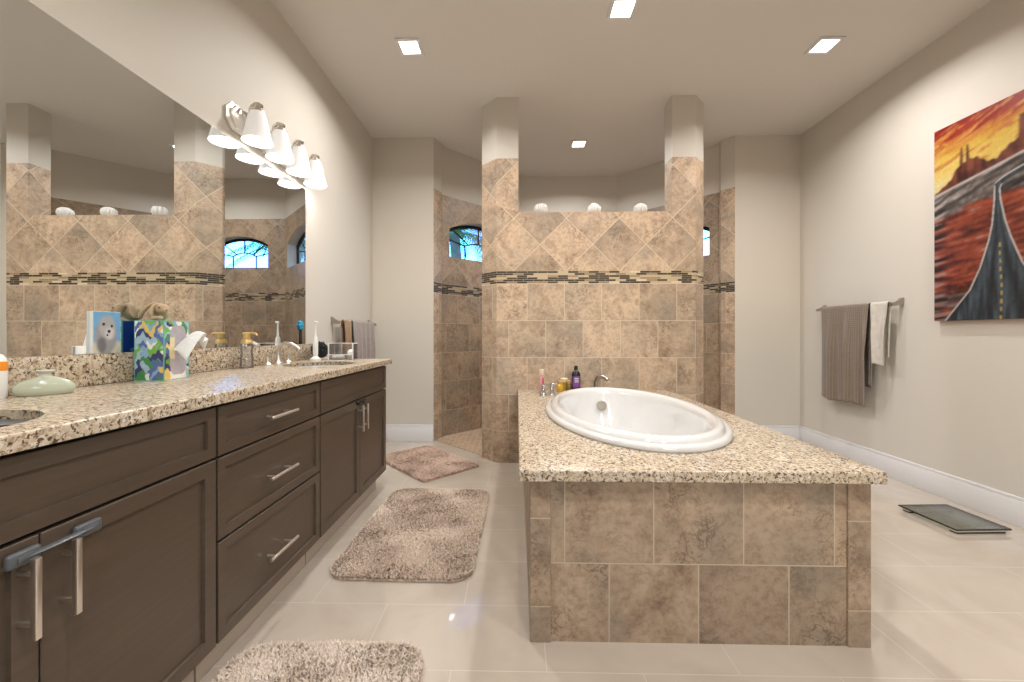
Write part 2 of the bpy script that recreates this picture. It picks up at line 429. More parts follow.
# ------------------------------------------------------------------ structure
def uvd(bm, fn):
    uvl = bm.loops.layers.uv.new('UVMap')
    for f in bm.faces:
        for l in f.loops: l[uvl].uv = fn(f, l.vert.co)
def quad(bm, pts, mi, uvs=None, lay=None):
    vs = [bm.verts.new(p) for p in pts]; f = bm.faces.new(vs); f.material_index = mi
    if uvs is not None:
        for l, u in zip(f.loops, uvs): l[lay].uv = u
    return f
def wall_run(name, A, B, thick, u0=0, tile=M['tile_shower'], opening=None, tiled=True, z1=H):
    """wall from A to B (room side on the left hand seen from above when going B->A), optional arched opening,
       opening = (s0, s1, zbottom, zspring, ztop) along the run; outward normal = right of A->B... sign by thick"""
    A = Vector((*A, 0)); B = Vector((*B, 0)); d = (B-A); Ln = d.length; d.normalize()
    nrm = Vector((-d.y, d.x, 0))*(1 if thick > 0 else -1); th = abs(thick)
    bm = bmesh.new(); lay = bm.loops.layers.uv.new('UVMap')
    def P(s, z, o=0): return A + d*s + Vector((0, 0, z)) + nrm*o
    def face(poly, o=0):
        for lo, hi, mi in ([(0, TT, 0), (TT, z1, 1)] if tiled else [(0, z1, 1)]):
            # clip polygon by z in [lo, hi]
            q = poly
            for sgn, lim in ((1, lo), (-1, hi)):
                out = []
                for i in range(len(q)):
                    a, b2 = q[i], q[(i+1) % len(q)]
                    ia, ib = sgn*(a[1]-lim) >= -1e-9, sgn*(b2[1]-lim) >= -1e-9
                    if ia: out.append(a)
                    if ia != ib:
                        t = (lim-a[1])/(b2[1]-a[1]); out.append((a[0]+t*(b2[0]-a[0]), lim))
                q = out
                if len(q) < 3: break
            if len(q) < 3: continue
            quad(bm, [P(s, z, o) for s, z in q], mi, [(u0+s, z) for s, z in q], lay)
    polys = []; arch = []
    if opening:
        s0, s1, zb, zs, zt = opening
        polys += [[(0, 0), (s0, 0), (s0, z1), (0, z1)], [(s1, 0), (Ln, 0), (Ln, z1), (s1, z1)], [(s0, 0), (s1, 0), (s1, zb), (s0, zb)]]
        n = 14; w = (s1-s0)/2; rise = zt-zs; Rr = (w*w+rise*rise)/(2*rise); cx, cz = (s0+s1)/2, zt-Rr
        a0 = math.asin(w/Rr)
        for i in range(n+1):
            a = -a0+2*a0*i/n; arch.append((cx+Rr*math.sin(a), cz+Rr*math.cos(a)))
        for i in range(n): polys.append([arch[i], arch[i+1], (arch[i+1][0], z1), (arch[i][0], z1)])
        loop = [(s0, zb), (s1, zb)] + arch[::-1]
        for i in range(len(loop)):
            a, b2 = loop[i], loop[(i+1) % len(loop)]
            if abs(a[0]-b2[0])+abs(a[1]-b2[1]) < 1e-6: continue
            quad(bm, [P(*a), P(*b2), P(*b2, th), P(*a, th)], 1, [(u0+a[0], a[1]), (u0+b2[0], b2[1]), (u0+b2[0]+th, b2[1]), (u0+a[0]+th, a[1])], lay)
    else: polys.append([(0, 0), (Ln, 0), (Ln, z1), (0, z1)])
    for p in polys:
        face(p, 0); face(p[::-1], th)
    for s in (0, Ln):
        for lo, hi, mi in ([(0, TT, 0), (TT, z1, 1)] if tiled else [(0, z1, 1)]):
            quad(bm, [P(s, lo), P(s, lo, th), P(s, hi, th), P(s, hi)], mi, [(0, lo), (th, lo), (th, hi), (0, hi)], lay)
    quad(bm, [P(0, z1), P(Ln, z1), P(Ln, z1, th), P(0, z1, th)], 1, [(0, 0)]*4, lay)
    bmesh.ops.remove_doubles(bm, verts=bm.verts[:], dist=1e-5)
    bmesh.ops.recalc_face_normals(bm, faces=bm.faces[:])
    me = bpy.data.meshes.new(name); bm.to_mesh(me); bm.free()
    me.materials.append(tile); me.materials.append(M['wall'])
    o = bpy.data.objects.new(name, me); C.objects.link(o); o['kind'] = 'structure'
    return o, P

# floor and ceiling
f = MB().box(XL-.25, XR+.25, YB-.2, 5.4, -.12, 0).build('floor', M['floor'], sm=0, kind='structure')
f = MB().box(XL-.25, XR+.25, YB-.2, 5.4, H, H+.1).build('ceiling', M['ceiling'], sm=0, kind='structure')
MB().prism([(-.80, 3.99), (-.76, 4.16), (.05, 4.97), (1.25, 4.97), (2.06, 4.16), (2.12, 3.99), (1.62, 3.50), (-.30, 3.50)], 0, .006).build('floor_shower', M['mosaic'], sm=0, kind='structure')
# side walls
MB().box(XL-.15, XL, YB-.1, YF+.1, 0, H).build('wall_left', M['wall'], sm=0, kind='structure')
MB().box(XR, XR+.15, YB-.1, 4.13, 0, H).build('wall_right', M['wall'], sm=0, kind='structure')
# far wall pieces left and right of the shower bay: painted towards the room, tiled on the return
def far_piece(name, pts, tile_edges):
    bm = bmesh.new(); lay = bm.loops.layers.uv.new('UVMap'); n = len(pts)
    for i in range(n):
        a, b2 = pts[i], pts[(i+1) % n]; ln = math.dist(a, b2)
        segs = [(0, TT, 0), (TT, H, 1)] if i in tile_edges else [(0, H, 1)]
        for lo, hi, mi in segs:
            quad(bm, [(*a, lo), (*b2, lo), (*b2, hi), (*a, hi)], mi, [(0, lo), (ln, lo), (ln, hi), (0, hi)], lay)
    bmesh.ops.remove_doubles(bm, verts=bm.verts[:], dist=1e-5)
    bmesh.ops.recalc_face_normals(bm, faces=bm.faces[:])
    me = bpy.data.meshes.new(name); bm.to_mesh(me); bm.free()
    me.materials.append(M['tile']); me.materials.append(M['wall'])
    o = bpy.data.objects.new(name, me); C.objects.link(o); o['kind'] = 'structure'
far_piece('wall_far_left', [(XL, YF), (-.838, YF), (-.782, 4.11), (-.79, 4.16), (-.903, 4.273), (-.92, 4.29), (XL, 4.29)], {1, 2})
far_piece('wall_far_right', [(XR, YF+.03), (2.17, YF+.03), (2.082, 4.11), (2.09, 4.16), (2.203, 4.273), (2.22, 4.29), (XR, 4.29)], {1, 2})
# shower bay
bayL, PL = wall_run('wall_shower_left', (-.79, 4.16), (.05, 5.0), .16, 0, opening=(.10, 1.09, 1.90, 2.20, 2.33))
bayB, PBk = wall_run('wall_shower_back', (.05, 5.0), (1.25, 5.0), .16, 1.19, opening=(.22, .98, 1.91, 2.21, 2.32))
bayR, PR_ = wall_run('wall_shower_right', (1.25, 5.0), (2.09, 4.16), .16, 2.39, opening=(.10, 1.09, 1.90, 2.20, 2.33))
# wall behind the camera; its unseen window is added for soft daylight fill
def back_wall():
    bm = MB()
    y0, y1 = YB-.12, YB
    bm.box(XL-.1, .3, y0, y1, 0, H); bm.box(1.5, XR+.1, y0, y1, 0, H)
    bm.box(.3, 1.5, y0, y1, 0, 1.3); bm.box(.3, 1.5, y0, y1, 2.2, H)
    bm.build('wall_back', M['wall'], sm=0, kind='structure')
    w = empty('added_fill_window', (.9, YB-.06, 1.3), kind='structure')
    fr = MB(); 
    for a in ((-.6, -.55, 0, .9), (.55, .6, 0, .9), (-.025, .025, .05, .85)): fr.box(a[0], a[1], -.03, .03, a[2], a[3], .004)
    fr.box(-.55, .55, -.03, .03, 0, .05, .004); fr.box(-.55, .55, -.03, .03, .85, .9, .004)
    fr.build('window_frame', M['trim'], w)
    MB().box(-.55, -.025, -.003, .003, .05, .85).build('pane', M['clearpane'], w, sm=0)
    MB().box(.025, .55, -.003, .003, .05, .85).build('pane', M['clearpane'], w, sm=0)
back_wall()

# arched window units
def arch_window(name, P, op, depth, n):
    s0, s1, zb, zs, zt = op
    w = (s1-s0)/2; rise = zt-zs; Rr = (w*w+rise*rise)/(2*rise); cx, cz = (s0+s1)/2, zt-Rr; a0 = math.asin(w/Rr)
    root = empty(name, P(cx, zb, depth), kind='structure')
    base = Vector(P(cx, zb, depth))
    def Q(s, z, o=0): return Vector(P(s, z, depth+o))-base
    def arcpts(inset, k=18, a_from=-1, a_to=1):
        return [Q(cx+(Rr-inset)*math.sin(a0*(a_from+(a_to-a_from)*i/k)), cz+(Rr-inset)*math.cos(a0*(a_from+(a_to-a_from)*i/k))) for i in range(k+1)]
    e = .016
    fr = MB(); pts = arcpts(e)
    fr.tube(pts, .020, 8); fr.tube([Q(s0+e, zb+e), pts[0]], .016, 8); fr.tube([Q(s1-e, zb+e), pts[-1]], .016, 8); fr.tube([Q(s0, zb+e), Q(s1, zb+e)], .014, 8)
    fr.build('window_frame', M['darkmetal'], root)
    mu = MB()
    zm = zb+(zs-zb)*.62
    # two swags meeting at the centre, sunburst bars above and verticals below
    def arc(p, q, sag, k=10):
        return [Q(p[0]+(q[0]-p[0])*t/k, p[1]+(q[1]-p[1])*t/k+sag*4*(t/k)*(1-t/k)) for t in range(k+1)]
    c1 = s0+(s1-s0)*.30; c2 = s0+(s1-s0)*.70
    mu.tube(arc((c1, zm-.01), (c2, zm-.01), .045), .008, 6)
    mu.tube(arc((s0+.01, zm+.04), (c1, zm-.01), .0), .008, 6); mu.tube(arc((s1-.01, zm+.04), (c2, zm-.01), .0), .008, 6)
    mu.tube([Q(c1, zb), Q(c1, zm-.01)], .008, 6); mu.tube([Q(c2, zb), Q(c2, zm-.01)], .008, 6)
    mu.tube([Q(cx, zm+.035), Q(cx, zt-.01)], .009, 6)
    mu.tube([Q(c1+.05, zm+.01), Q(s0+.10, zs+rise*.35)], .007, 6); mu.tube([Q(c2-.05, zm+.01), Q(s1-.10, zs+rise*.35)], .007, 6)
    mu.build('muntins', M['darkmetal'], root)
    bm = bmesh.new()
    ring = [Q(s0+.01, zb+.01), Q(s1-.01, zb+.01)]+[p for p in arcpts(.01)][::-1]
    vs = [bm.verts.new(p) for p in ring]; bm.faces.new(vs)
    g = MB(); g.bm.free(); g.bm = bm
    ext = bmesh.ops.extrude_face_region(bm, geom=bm.faces[:]); off = Q(cx, zb, .006)-Q(cx, zb, 0)
    bmesh.ops.translate(bm, verts=[v for v in ext['geom'] if isinstance(v, bmesh.types.BMVert)], vec=off)
    g.build('pane', M['pane'], root, sm=0)
arch_window('window_1', PL, (.10, 1.09, 1.90, 2.20, 2.33), .12, 1)
arch_window('window_2', PBk, (.22, .98, 1.91, 2.21, 2.32), .12, 2)
arch_window('window_3', PR_, (.10, 1.09, 1.90, 2.20, 2.33), .12, 3)

# sky portals sit exactly in the window openings (sampling aid of the sky only, they give no light of their own)
def portal(loc, d, sx, sy):
    l = bpy.data.lights.new('sky_portal', 'AREA'); l.shape = 'RECTANGLE'; l.size = sx; l.size_y = sy; l.cycles.is_portal = True
    o = bpy.data.objects.new('sky_portal', l); C.objects.link(o); o.location = loc
    o.rotation_euler = Vector(d).to_track_quat('-Z', 'Z').to_euler()
portal(PL(.6, 2.11, .17), (.707, -.707, 0), .99, .46)
portal(PBk(.6, 2.11, .17), (0, -1, 0), .80, .44)
portal(PR_(.6, 2.11, .17), (-.707, -.707, 0), .99, .46)
portal((.9, YB-.13, 1.75), (0, 1, 0), 1.2, .9)

# tub wall with two columns and the opening above
def tub_wall():
    body = [(-.171, YT), (1.476, YT), (1.595, YT+.119), (1.595, YT+.165), (-.305, YT+.165), (-.305, YT+.134)]
    colL = [(-.171, YT), (.012, YT), (.012, YT+.165), (-.305, YT+.165), (-.305, YT+.134)]
    colR = [(1.283, YT), (1.476, YT), (1.595, YT+.119), (1.595, YT+.165), (1.283, YT+.165)]
    HW = 2.09
    bm = bmesh.new(); lay = bm.loops.layers.uv.new('UVMap')
    def ring(pts, z0, z1, mi, start):
        n = len(pts)
        for i in range(n):
            a, b2 = pts[i], pts[(i+1) % n]; ln = math.dist(a, b2)
            if abs(a[1]-YT) < 1e-6 and abs(b2[1]-YT) < 1e-6: u = (a[0], b2[0])
            elif a[0] > 1.4 and b2[0] > 1.4: u = (1.476+math.dist((1.476, YT), a), 1.476+math.dist((1.476, YT), b2))
            elif a[0] < 0 and b2[0] < 0 and i: u = (-.171-math.dist((-.171, YT), a), -.171-math.dist((-.171, YT), b2))
            else: u = (a[0]+a[1]-YT, b2[0]+b2[1]-YT)
            quad(bm, [(*a, z0), (*b2, z0), (*b2, z1), (*a, z1)], mi, [(u[0], z0), (u[1], z0), (u[1], z1), (u[0], z1)], lay)
    ring(body, 0, HW, 0, 0)
    for c_ in (colL, colR):
        ring(c_, HW, TT, 0, 0)
        c2 = c_; ring(c2, TT, H, 1, 0)
    quad(bm, [(.012, YT, HW), (1.283, YT, HW), (1.283, YT+.165, HW), (.012, YT+.165, HW)], 0, [(.012, .1), (1.283, .1), (1.283, .25), (.012, .25)], lay)
    bmesh.ops.recalc_face_normals(bm, faces=bm.faces[:])
    me = bpy.data.meshes.new('wall_tub'); bm.to_mesh(me); bm.free()
    me.materials.append(M['tile']); me.materials.append(M['wall'])
    o = bpy.data.objects.new('wall_tub', me); C.objects.link(o); o['kind'] = 'structure'
tub_wall()

# baseboards
def baseboard(name, x0, x1, y0, y1, face):
    h = .165
    m = MB(); m.box(x0, x1, y0, y1, 0, h-.02, .002)
    t = .006
    if face == 'x-': m.box(x0+t, x1, y0, y1, h-.02, h, .004)
    else: m.box(x0, x1, y0+t, y1, h-.02, h, .004)
    m.build(name, M['trim'], kind='structure')
baseboard('baseboard_right', XR-.018, XR, YB, YF+.03, 'x-')
baseboard('baseboard_far_left', XL, -.838, YF-.018, YF, 'y-')
baseboard('baseboard_far_right', 2.17, XR-.018, YF+.012, YF+.03, 'y-')

# ------------------------------------------------------------------ tub deck and tub
def boxuv(o, du=0, dv=0):
    me = o.data; lay = me.uv_layers.new(name='UVMap')
    for p in me.polygons:
        n = p.normal
        for li in p.loop_indices:
            v = me.vertices[me.loops[li].vertex_index].co
            if abs(n.z) > .7: lay.data[li].uv = (v.x+du, v.y+dv)
            elif abs(n.x) > .7: lay.data[li].uv = (v.y+du, v.z+dv)
            else: lay.data[li].uv = (v.x+du, v.z+dv)
def ray_rect(cx, cy, a, x0, x1, y0, y1):
    dx, dy = math.cos(a), math.sin(a); t = 1e9
    if dx > 1e-9: t = min(t, (x1-cx)/dx)
    if dx < -1e-9: t = min(t, (x0-cx)/dx)
    if dy > 1e-9: t = min(t, (y1-cy)/dy)
    if dy < -1e-9: t = min(t, (y0-cy)/dy)
    return cx+dx*t, cy+dy*t
def slab_hole(bm, x0, x1, y0, y1, z0, z1, cx, cy, ax, ay, n=64):
    angs = sorted(set([2*math.pi*i/n for i in range(n)]+[math.atan2(y-cy, x-cx) % (2*math.pi) for x in (x0, x1) for y in (y0, y1)]))
    ou = [ray_rect(cx, cy, a, x0, x1, y0, y1) for a in angs]
    inn = []
    for a in angs:
        r = 1/math.sqrt((math.cos(a)/ax)**2+(math.sin(a)/ay)**2); inn.append((cx+r*math.cos(a), cy+r*math.sin(a)))
    V = lambda p, z: bm.verts.new((p[0], p[1], z))
    ot = [V(p, z1) for p in ou]; ob = [V(p, z0) for p in ou]; it = [V(p, z1) for p in inn]; ib = [V(p, z0) for p in inn]
    m = len(angs)
    for i in range(m):
        j = (i+1) % m
        bm.faces.new((ot[i], ot[j], it[j], it[i])); bm.faces.new((ob[j], ob[i], ib[i], ib[j]))
        bm.faces.new((it[i], it[j], ib[j], ib[i])); bm.faces.new((ob[i], ob[j], ot[j], ot[i]))

deck = empty('tub_deck', (0, 0, 0), label='stone tiled tub surround topped with a speckled granite slab', cat='tub surround')
o = MB().box(.115, 1.138, 1.395, 1.47, 0, .572).build('front_panel', M['tile_deck'], deck, sm=0); boxuv(o)
for x0, x1, n_ in ((.045, .118, 0), (1.135, 1.213, .154)):
    o = MB().box(x0, x1, 1.388, 1.50, 0, .572, .003).build('corner_border', M['tile_border'], deck, sm=0); boxuv(o, .04-x0, .0)
o = MB().box(.047, .10, 1.50, YT-.004, 0, .572).build('side_panel', M['tile_deck'], deck, sm=0); boxuv(o)
o = MB().box(1.158, 1.211, 1.50, YT-.004, 0, .572).build('side_panel', M['tile_deck'], deck, sm=0); boxuv(o)
TX, TY, TAX, TAY = .630, 2.34, .460, .79
bm = bmesh.new(); slab_hole(bm, .007, 1.238, 1.352, YT-.004, .572, DK, TX, TY, TAX-.04, TAY-.04, 96)
bmesh.ops.remove_doubles(bm, verts=bm.verts[:], dist=1e-5); bmesh.ops.recalc_face_normals(bm, faces=bm.faces[:])
sharp = [e for e in bm.edges if len(e.link_faces) == 2 and e.calc_face_angle() > 1 and not all(math.hypot((v.co.x-TX)/TAX, (v.co.y-TY)/TAY) < 1.02 for v in e.verts)]
bmesh.ops.bevel(bm, geom=sharp, offset=.006, segments=3, affect='EDGES', profile=.5)
mb = MB(); mb.bm.free(); mb.bm = bm; mb.build('granite_top', M['granite'], deck, sm=35)

tub = empty('bathtub', (0, 0, 0), label='oval white drop-in bathtub set in the granite surround', cat='bathtub')
prof = [(.030, .600), (.002, .614), (-.002, .622), (.0, .632), (.007, .639), (.020, .642), (.028, .641), (.033, .652), (.046, .664), (.064, .667), (.082, .662), (.094, .648), (.102, .62), (.112, .56), (.130, .42), (.155, .30), (.20, .235), (.28, .212), (.38, .205)]
nseg = 96; P_ = np.zeros((nseg, len(prof)+1, 3))
for i in range(nseg):
    a = 2*math.pi*i/nseg
    for k, (d_, z) in enumerate(prof):
        ax, ay = TAX-d_, TAY-d_*(1+.9*max(0, (.62-z)/.4))
        P_[i, k] = (TX+ax*math.cos(a), TY+ay*math.sin(a), z)
    P_[i, len(prof)] = (TX, TY, .203)
o = grid_mesh('tub_shell', P_, M['porcelain'], tub, sm=50, closed_u=True)
rot = Matrix.Translation((.628, 2.972, .545)) @ Matrix.Rotation(R(80), 4, 'X')
mb = MB(); mb.lathe([(.0, 0), (.036, 0), (.038, .004), (.034, .009), (.020, .011), (.018, .008), (.0, .009)], 32, rot, capb=False, capt=False)
for k in range(6):
    a = k*math.pi/3; mb.sphere((.026*math.cos(a), .026*math.sin(a), .010), .003, M=rot)
mb.build('overflow_drain', plain('dull_nickel', (.42, .38, .33), .55, .8), tub)

# roman tub filler: arched spout and two lever handles
def roman_spout(name):
    t = empty(name, (.640, 3.235, DK), label='brushed nickel arched spout behind the far tub rim', cat='tub faucet')
    m_ = MB(); m_.lathe([(.026, 0), (.026, .008), (.017, .02), (.015, .05)], 24)
    pts = [(0, 0, .04), (.0, -.002, .075), (.010, -.010, .108), (.034, -.028, .124), (.062, -.052, .116), (.078, -.068, .096)]
    m_.tube(pts, [.019, .019, .019, .018, .017, .016], 16); m_.build('spout', M['aged'], t)
    MB().lathe([(.016, 0), (.016, .004), (.013, .008)], 20, Matrix.Translation((.079, -.069, .088))).build('aerator', M['chrome'], t)
roman_spout('tub_spout')
def bell_handle(name, x, y, label, grp, s=1):
    t = empty(name, (x, y, DK), label=label, cat='tap', group=grp)
    m_ = MB(); m_.lathe([(.030*s, 0), (.031*s, .006), (.024*s, .02), (.015*s, .045), (.012*s, .065), (.014*s, .075)], 28); m_.build('base', M['chrome'], t)
    m_ = MB(); m_.tube([(0, 0, .078), (.02, -.012, .083), (.045, -.03, .088)], [.008, .007, .006], 10); m_.sphere((0, 0, .078), .013); m_.build('lever', M['chrome'], t)
bell_handle('lever_tap', .197, 2.985, 'chrome bell tub handle at the deck corner below the pink bottle', None)
bell_handle('lever_tap', .262, 3.03, 'chrome bell tub handle between pink bottle and golden jar', None, .9)

# bottles at the back of the deck
t = empty('shower_wash_bottle', (.19, 3.08, DK), label='slim pink bottle standing upright behind the chrome handle', cat='bottle')
MB().lathe([(.016, 0), (.019, .004), (.019, .12), (.016, .135), (.010, .145)], 24, sx=1, sy=.7).build('body', plain('pale_pink', srgb(214, 160, 165), .25, coat=.4), t)
MB().box(.004, .0175, -.0155, -.010, .02, .125, .002).build('label_panel', plain('red_label', srgb(190, 70, 80), .4), t)
MB().lathe([(.017, .145), (.018, .15), (.018, .185), (.015, .19)], 24, sy=.8).build('cap', plain('cream_cap', srgb(215, 195, 170), .35), t)
t = empty('shampoo_bottle', (.475, 3.215, DK), label='black bottle with a purple label standing by the tub spout', cat='bottle')
MB().lathe([(.032, 0), (.035, .006), (.036, .13), (.034, .148), (.022, .165), (.013, .172)], 32, sy=.7).build('body', M['black'], t)
mb = MB()
for a in range(-6, 6):
    a0, a1 = R(-90+a*9), R(-90+(a+1)*9); r1 = .0366
    mb.prism([(r1*math.cos(a0), r1*.7*math.sin(a0)), (r1*math.cos(a1), r1*.7*math.sin(a1)), (.034*math.cos(a1), .034*.7*math.sin(a1)), (.034*math.cos(a0), .034*.7*math.sin(a0))], .035, .125)
mb.build('label_panel', M['purple'], t)
mb = MB()
for k_ in range(3): mb.box(-.016, .016, -.0266, -.0258, .105-.014*k_, .110-.014*k_)
mb.build('label_lines', M['white'], t, sm=0)
MB().lathe([(.014, .172), (.015, .174), (.015, .20), (.012, .206)], 24).build('cap', M['black'], t)
def gold_jar(x, y, label, r, h, lid, body):
    t = empty('bath_oil_jar', (x, y, DK), label=label, cat='jar')
    MB().lathe([(r*.9, 0), (r, .004), (r*1.05, h*.5), (r*.9, h*.85), (r*.6, h)], 28).build('body', body, t)
    MB().lathe([(r*.62, h), (r*.72, h+.003), (r*.72, h+.02), (r*.3, h+.028)], 24).build('lid', lid, t)
gold_jar(.345, 3.19, 'small amber bath oil jar with a gold lid behind the tub rim', .027, .065, M['gold'], M['amber'])
gold_jar(.42, 3.23, 'dark little bath jar with a gold lid beside the black bottle', .024, .062, M['gold'], plain('dark_amber', (.16, .10, .03), .12, coat=.5))
t = empty('gift_bow_jar', (.385, 3.26, DK), label='cream topped jar rising between the two little gold jars', cat='jar')
MB().lathe([(.022, 0), (.024, .004), (.024, .07)], 24).build('body', M['amber'], t)
MB().lathe([(.030, .07), (.032, .073), (.032, .098), (.026, .102)], 24).build('lid', plain('cream_lid', srgb(225, 210, 175), .4), t)

# three white votives on the half wall
def votive(x, label, spiky):
    t = empty('votive', (x, YT+.075, 2.09), label=label, cat='votive holder', group='white votives on the half wall')
    n_ = 10 if spiky else 16
    w_ = (lambda a, k: .16*math.cos(n_*a)*(.3+k)) if spiky else (lambda a, k: .05*math.cos(n_*a))
    pr = [(.024, 0), (.044, .015), (.054, .04), (.052, .065), (.040, .085), (.030, .078), (.028, .04)] if spiky else [(.026, 0), (.046, .012), (.055, .04), (.050, .066), (.030, .084), (.012, .090)]
    MB().lathe(pr, 64, wob=w_).build('bowl', M['porcelain'], t)
    MB().lathe([(.018, .035), (.018, .06), (.015, .062)], 20).build('candle', M['tissue'], t)
votive(.205, 'white ribbed votive at the left end of the half wall', True)
votive(.655, 'white domed votive in the middle of the half wall', False)
votive(1.045, 'white domed votive at the right end of the half wall', False)

# ------------------------------------------------------------------ vanity
CX0, CXF = -1.437, -.915     # carcass back, door faces
def shaker(mb, y0, y1, z0, z1, w=.052):
    """a shaker front facing +x"""
    x = CXF; t = .019
    b = bmesh.new()
    bmesh.ops.create_cube(b, size=1)
    bmesh.ops.transform(b, matrix=Matrix.Translation((x-t/2, (y0+y1)/2, (z0+z1)/2)) @ Matrix.Diagonal((t, y1-y0, z1-z0, 1)), verts=b.verts)
    b.faces.ensure_lookup_table()
    f = max(b.faces, key=lambda q: q.normal.x)
    bmesh.ops.bevel(b, geom=[e for e in f.edges], offset=.0015, segments=1, affect='EDGES')
    f = max((q for q in b.faces if q.normal.x > .99), key=lambda q: q.calc_area())
    bmesh.ops.inset_individual(b, faces=[f], thickness=w, depth=0)
    bmesh.ops.inset_individual(b, faces=[f], thickness=.002, depth=-.009)
    mb._add(b)
def pull(parent, y, z, length, vertical, name='handle'):
    m_ = MB(); x1 = CXF+.034; r = .0055
    hl = length/2
    if vertical:
        m_.box(x1-.006, x1+.006, y-r, y+r, z-hl, z+hl, .0018)
        for q in (-.62, .62): m_.box(CXF-.001, x1-.004, y-.004, y+.004, z+q*hl-.004, z+q*hl+.004, .0012)
    else:
        m_.tube([(x1, y-hl, z), (x1, y+hl, z)], .0062, 14)
        for q in (-.62, .62): m_.tube([(CXF-.001, y+q*hl, z), (x1, y+q*hl, z)], .0045, 10)
    m_.build(name, M['nickel'], parent)
def cabinet(name, y0, y1, label, drawers):
    t = empty(name, (0, 0, 0), label=label, cat='vanity cabinet')
    m_ = MB(); m_.box(CX0, CXF-.021, y0+.002, y1-.002, .115, CT-.036)
    m_.build('body', M['woodgap'], t, sm=0)
    MB().box(CX0, CXF-.019, y1-.002, y1, .115, CT-.036).build('side_panel', M['wood'], t, sm=0)
    MB().box(CX0+.05, -.985, y0+.002, y1-(.002 if y1 < 2 else .01), 0, .115).build('toe_kick', M['toe'], t, sm=0)
    g = .003
    if drawers:
        for z0, z1, zp in ((.700, .852, .772), (.440, .692, .552), (.125, .432, .262)):
            m_ = MB(); shaker(m_, y0+g, y1-g, z0, z1, .045); d = m_.build('drawer', M['wood'], t, sm=0)
            pull(d, (y0+y1)/2-.02, zp, .175, False)
    else:
        m_ = MB(); shaker(m_, y0+g, y1-g, .700, .852, .045); m_.build('false_drawer_front', M['wood'], t, sm=0)
        ym = (y0+y1)/2
        for a, b2, yp in ((y0+g, ym-g/2, ym-.034), (ym+g/2, y1-g, ym+.034)):
            m_ = MB(); shaker(m_, a, b2, .125, .692, .058); d = m_.build('door', M['wood'], t, sm=0)
            pull(d, yp, .590, .15, True)
    return t
cabinet('sink_cabinet', .295, 1.195, 'dark brown two-door vanity cabinet nearest the camera below the tissue box', False)
cabinet('drawer_cabinet', 1.199, 1.832, 'dark brown vanity cabinet with three stacked drawers', True)
cabinet('sink_cabinet', 1.836, 2.765, 'dark brown two-door vanity cabinet at the far end of the counter', False)

SN, SF = (-1.15, .69), (-1.15, 2.30)      # sink centres
bm = bmesh.new()
X0, X1 = XL+.001, -.885
def pbox(bm, x0, x1, y0, y1, z0, z1): 
    vs = [bm.verts.new((x, y, z)) for x in (x0, x1) for y in (y0, y1) for z in (z0, z1)]
    for q in ((0, 1, 3, 2), (4, 6, 7, 5), (0, 4, 5, 1), (2, 3, 7, 6), (0, 2, 6, 4), (1, 5, 7, 3)): bm.faces.new([vs[i] for i in q])
segs = [(.15, .42), (.42, 1.04), (1.04, 2.0), (2.0, 2.60), (2.60, 2.80)]
for k_, (a, b2) in enumerate(segs):
    if k_ in (1, 3):
        c_ = SN if k_ == 1 else SF
        slab_hole(bm, X0, X1, a, b2, CT-.022, CT, c_[0], c_[1], .185, .205 if k_ == 1 else .215, 48)
    else: pbox(bm, X0, X1, a, b2, CT-.022, CT)
# drop the hidden faces between the lengths
bmesh.ops.remove_doubles(bm, verts=bm.verts[:], dist=1e-5)
inner = [f for f in bm.faces if abs(f.calc_center_median().y-.15) > .01 and abs(f.calc_center_median().y-2.80) > .01 and abs(f.normal.y) > .99 and any(abs(f.calc_center_median().y-q) < 1e-4 for q in (.42, 1.04, 2.0, 2.6))]
bmesh.ops.delete(bm, geom=inner, context='FACES')
bmesh.ops.recalc_face_normals(bm, faces=bm.faces[:])
sharp = [e for e in bm.edges if len(e.link_faces) == 2 and e.calc_face_angle() > 1 and all(v.co.x > X1-.001 and v.co.z > CT-.001 for v in e.verts)]
bmesh.ops.bevel(bm, geom=sharp, offset=.005, segments=3, affect='EDGES', profile=.5)
mb = MB(); mb.bm.free(); mb.bm = bm
mb.box(X1-.032, X1, .15, 2.80, CT-.034, CT-.0221); mb.box(X0, X1, 2.772, 2.80, CT-.034, CT-.0221)
mb.build('vanity_worktop', M['granite'], sm=35, label='long speckled granite worktop over the dark vanity cabinets', cat='worktop')
MB().box(XL+.001, -1.437, .15, 2.78, CT+.001, 1.007, .003).build('backsplash', M['granite'], sm=35, label='low granite backsplash strip along the wall under the mirror', cat='backsplash')

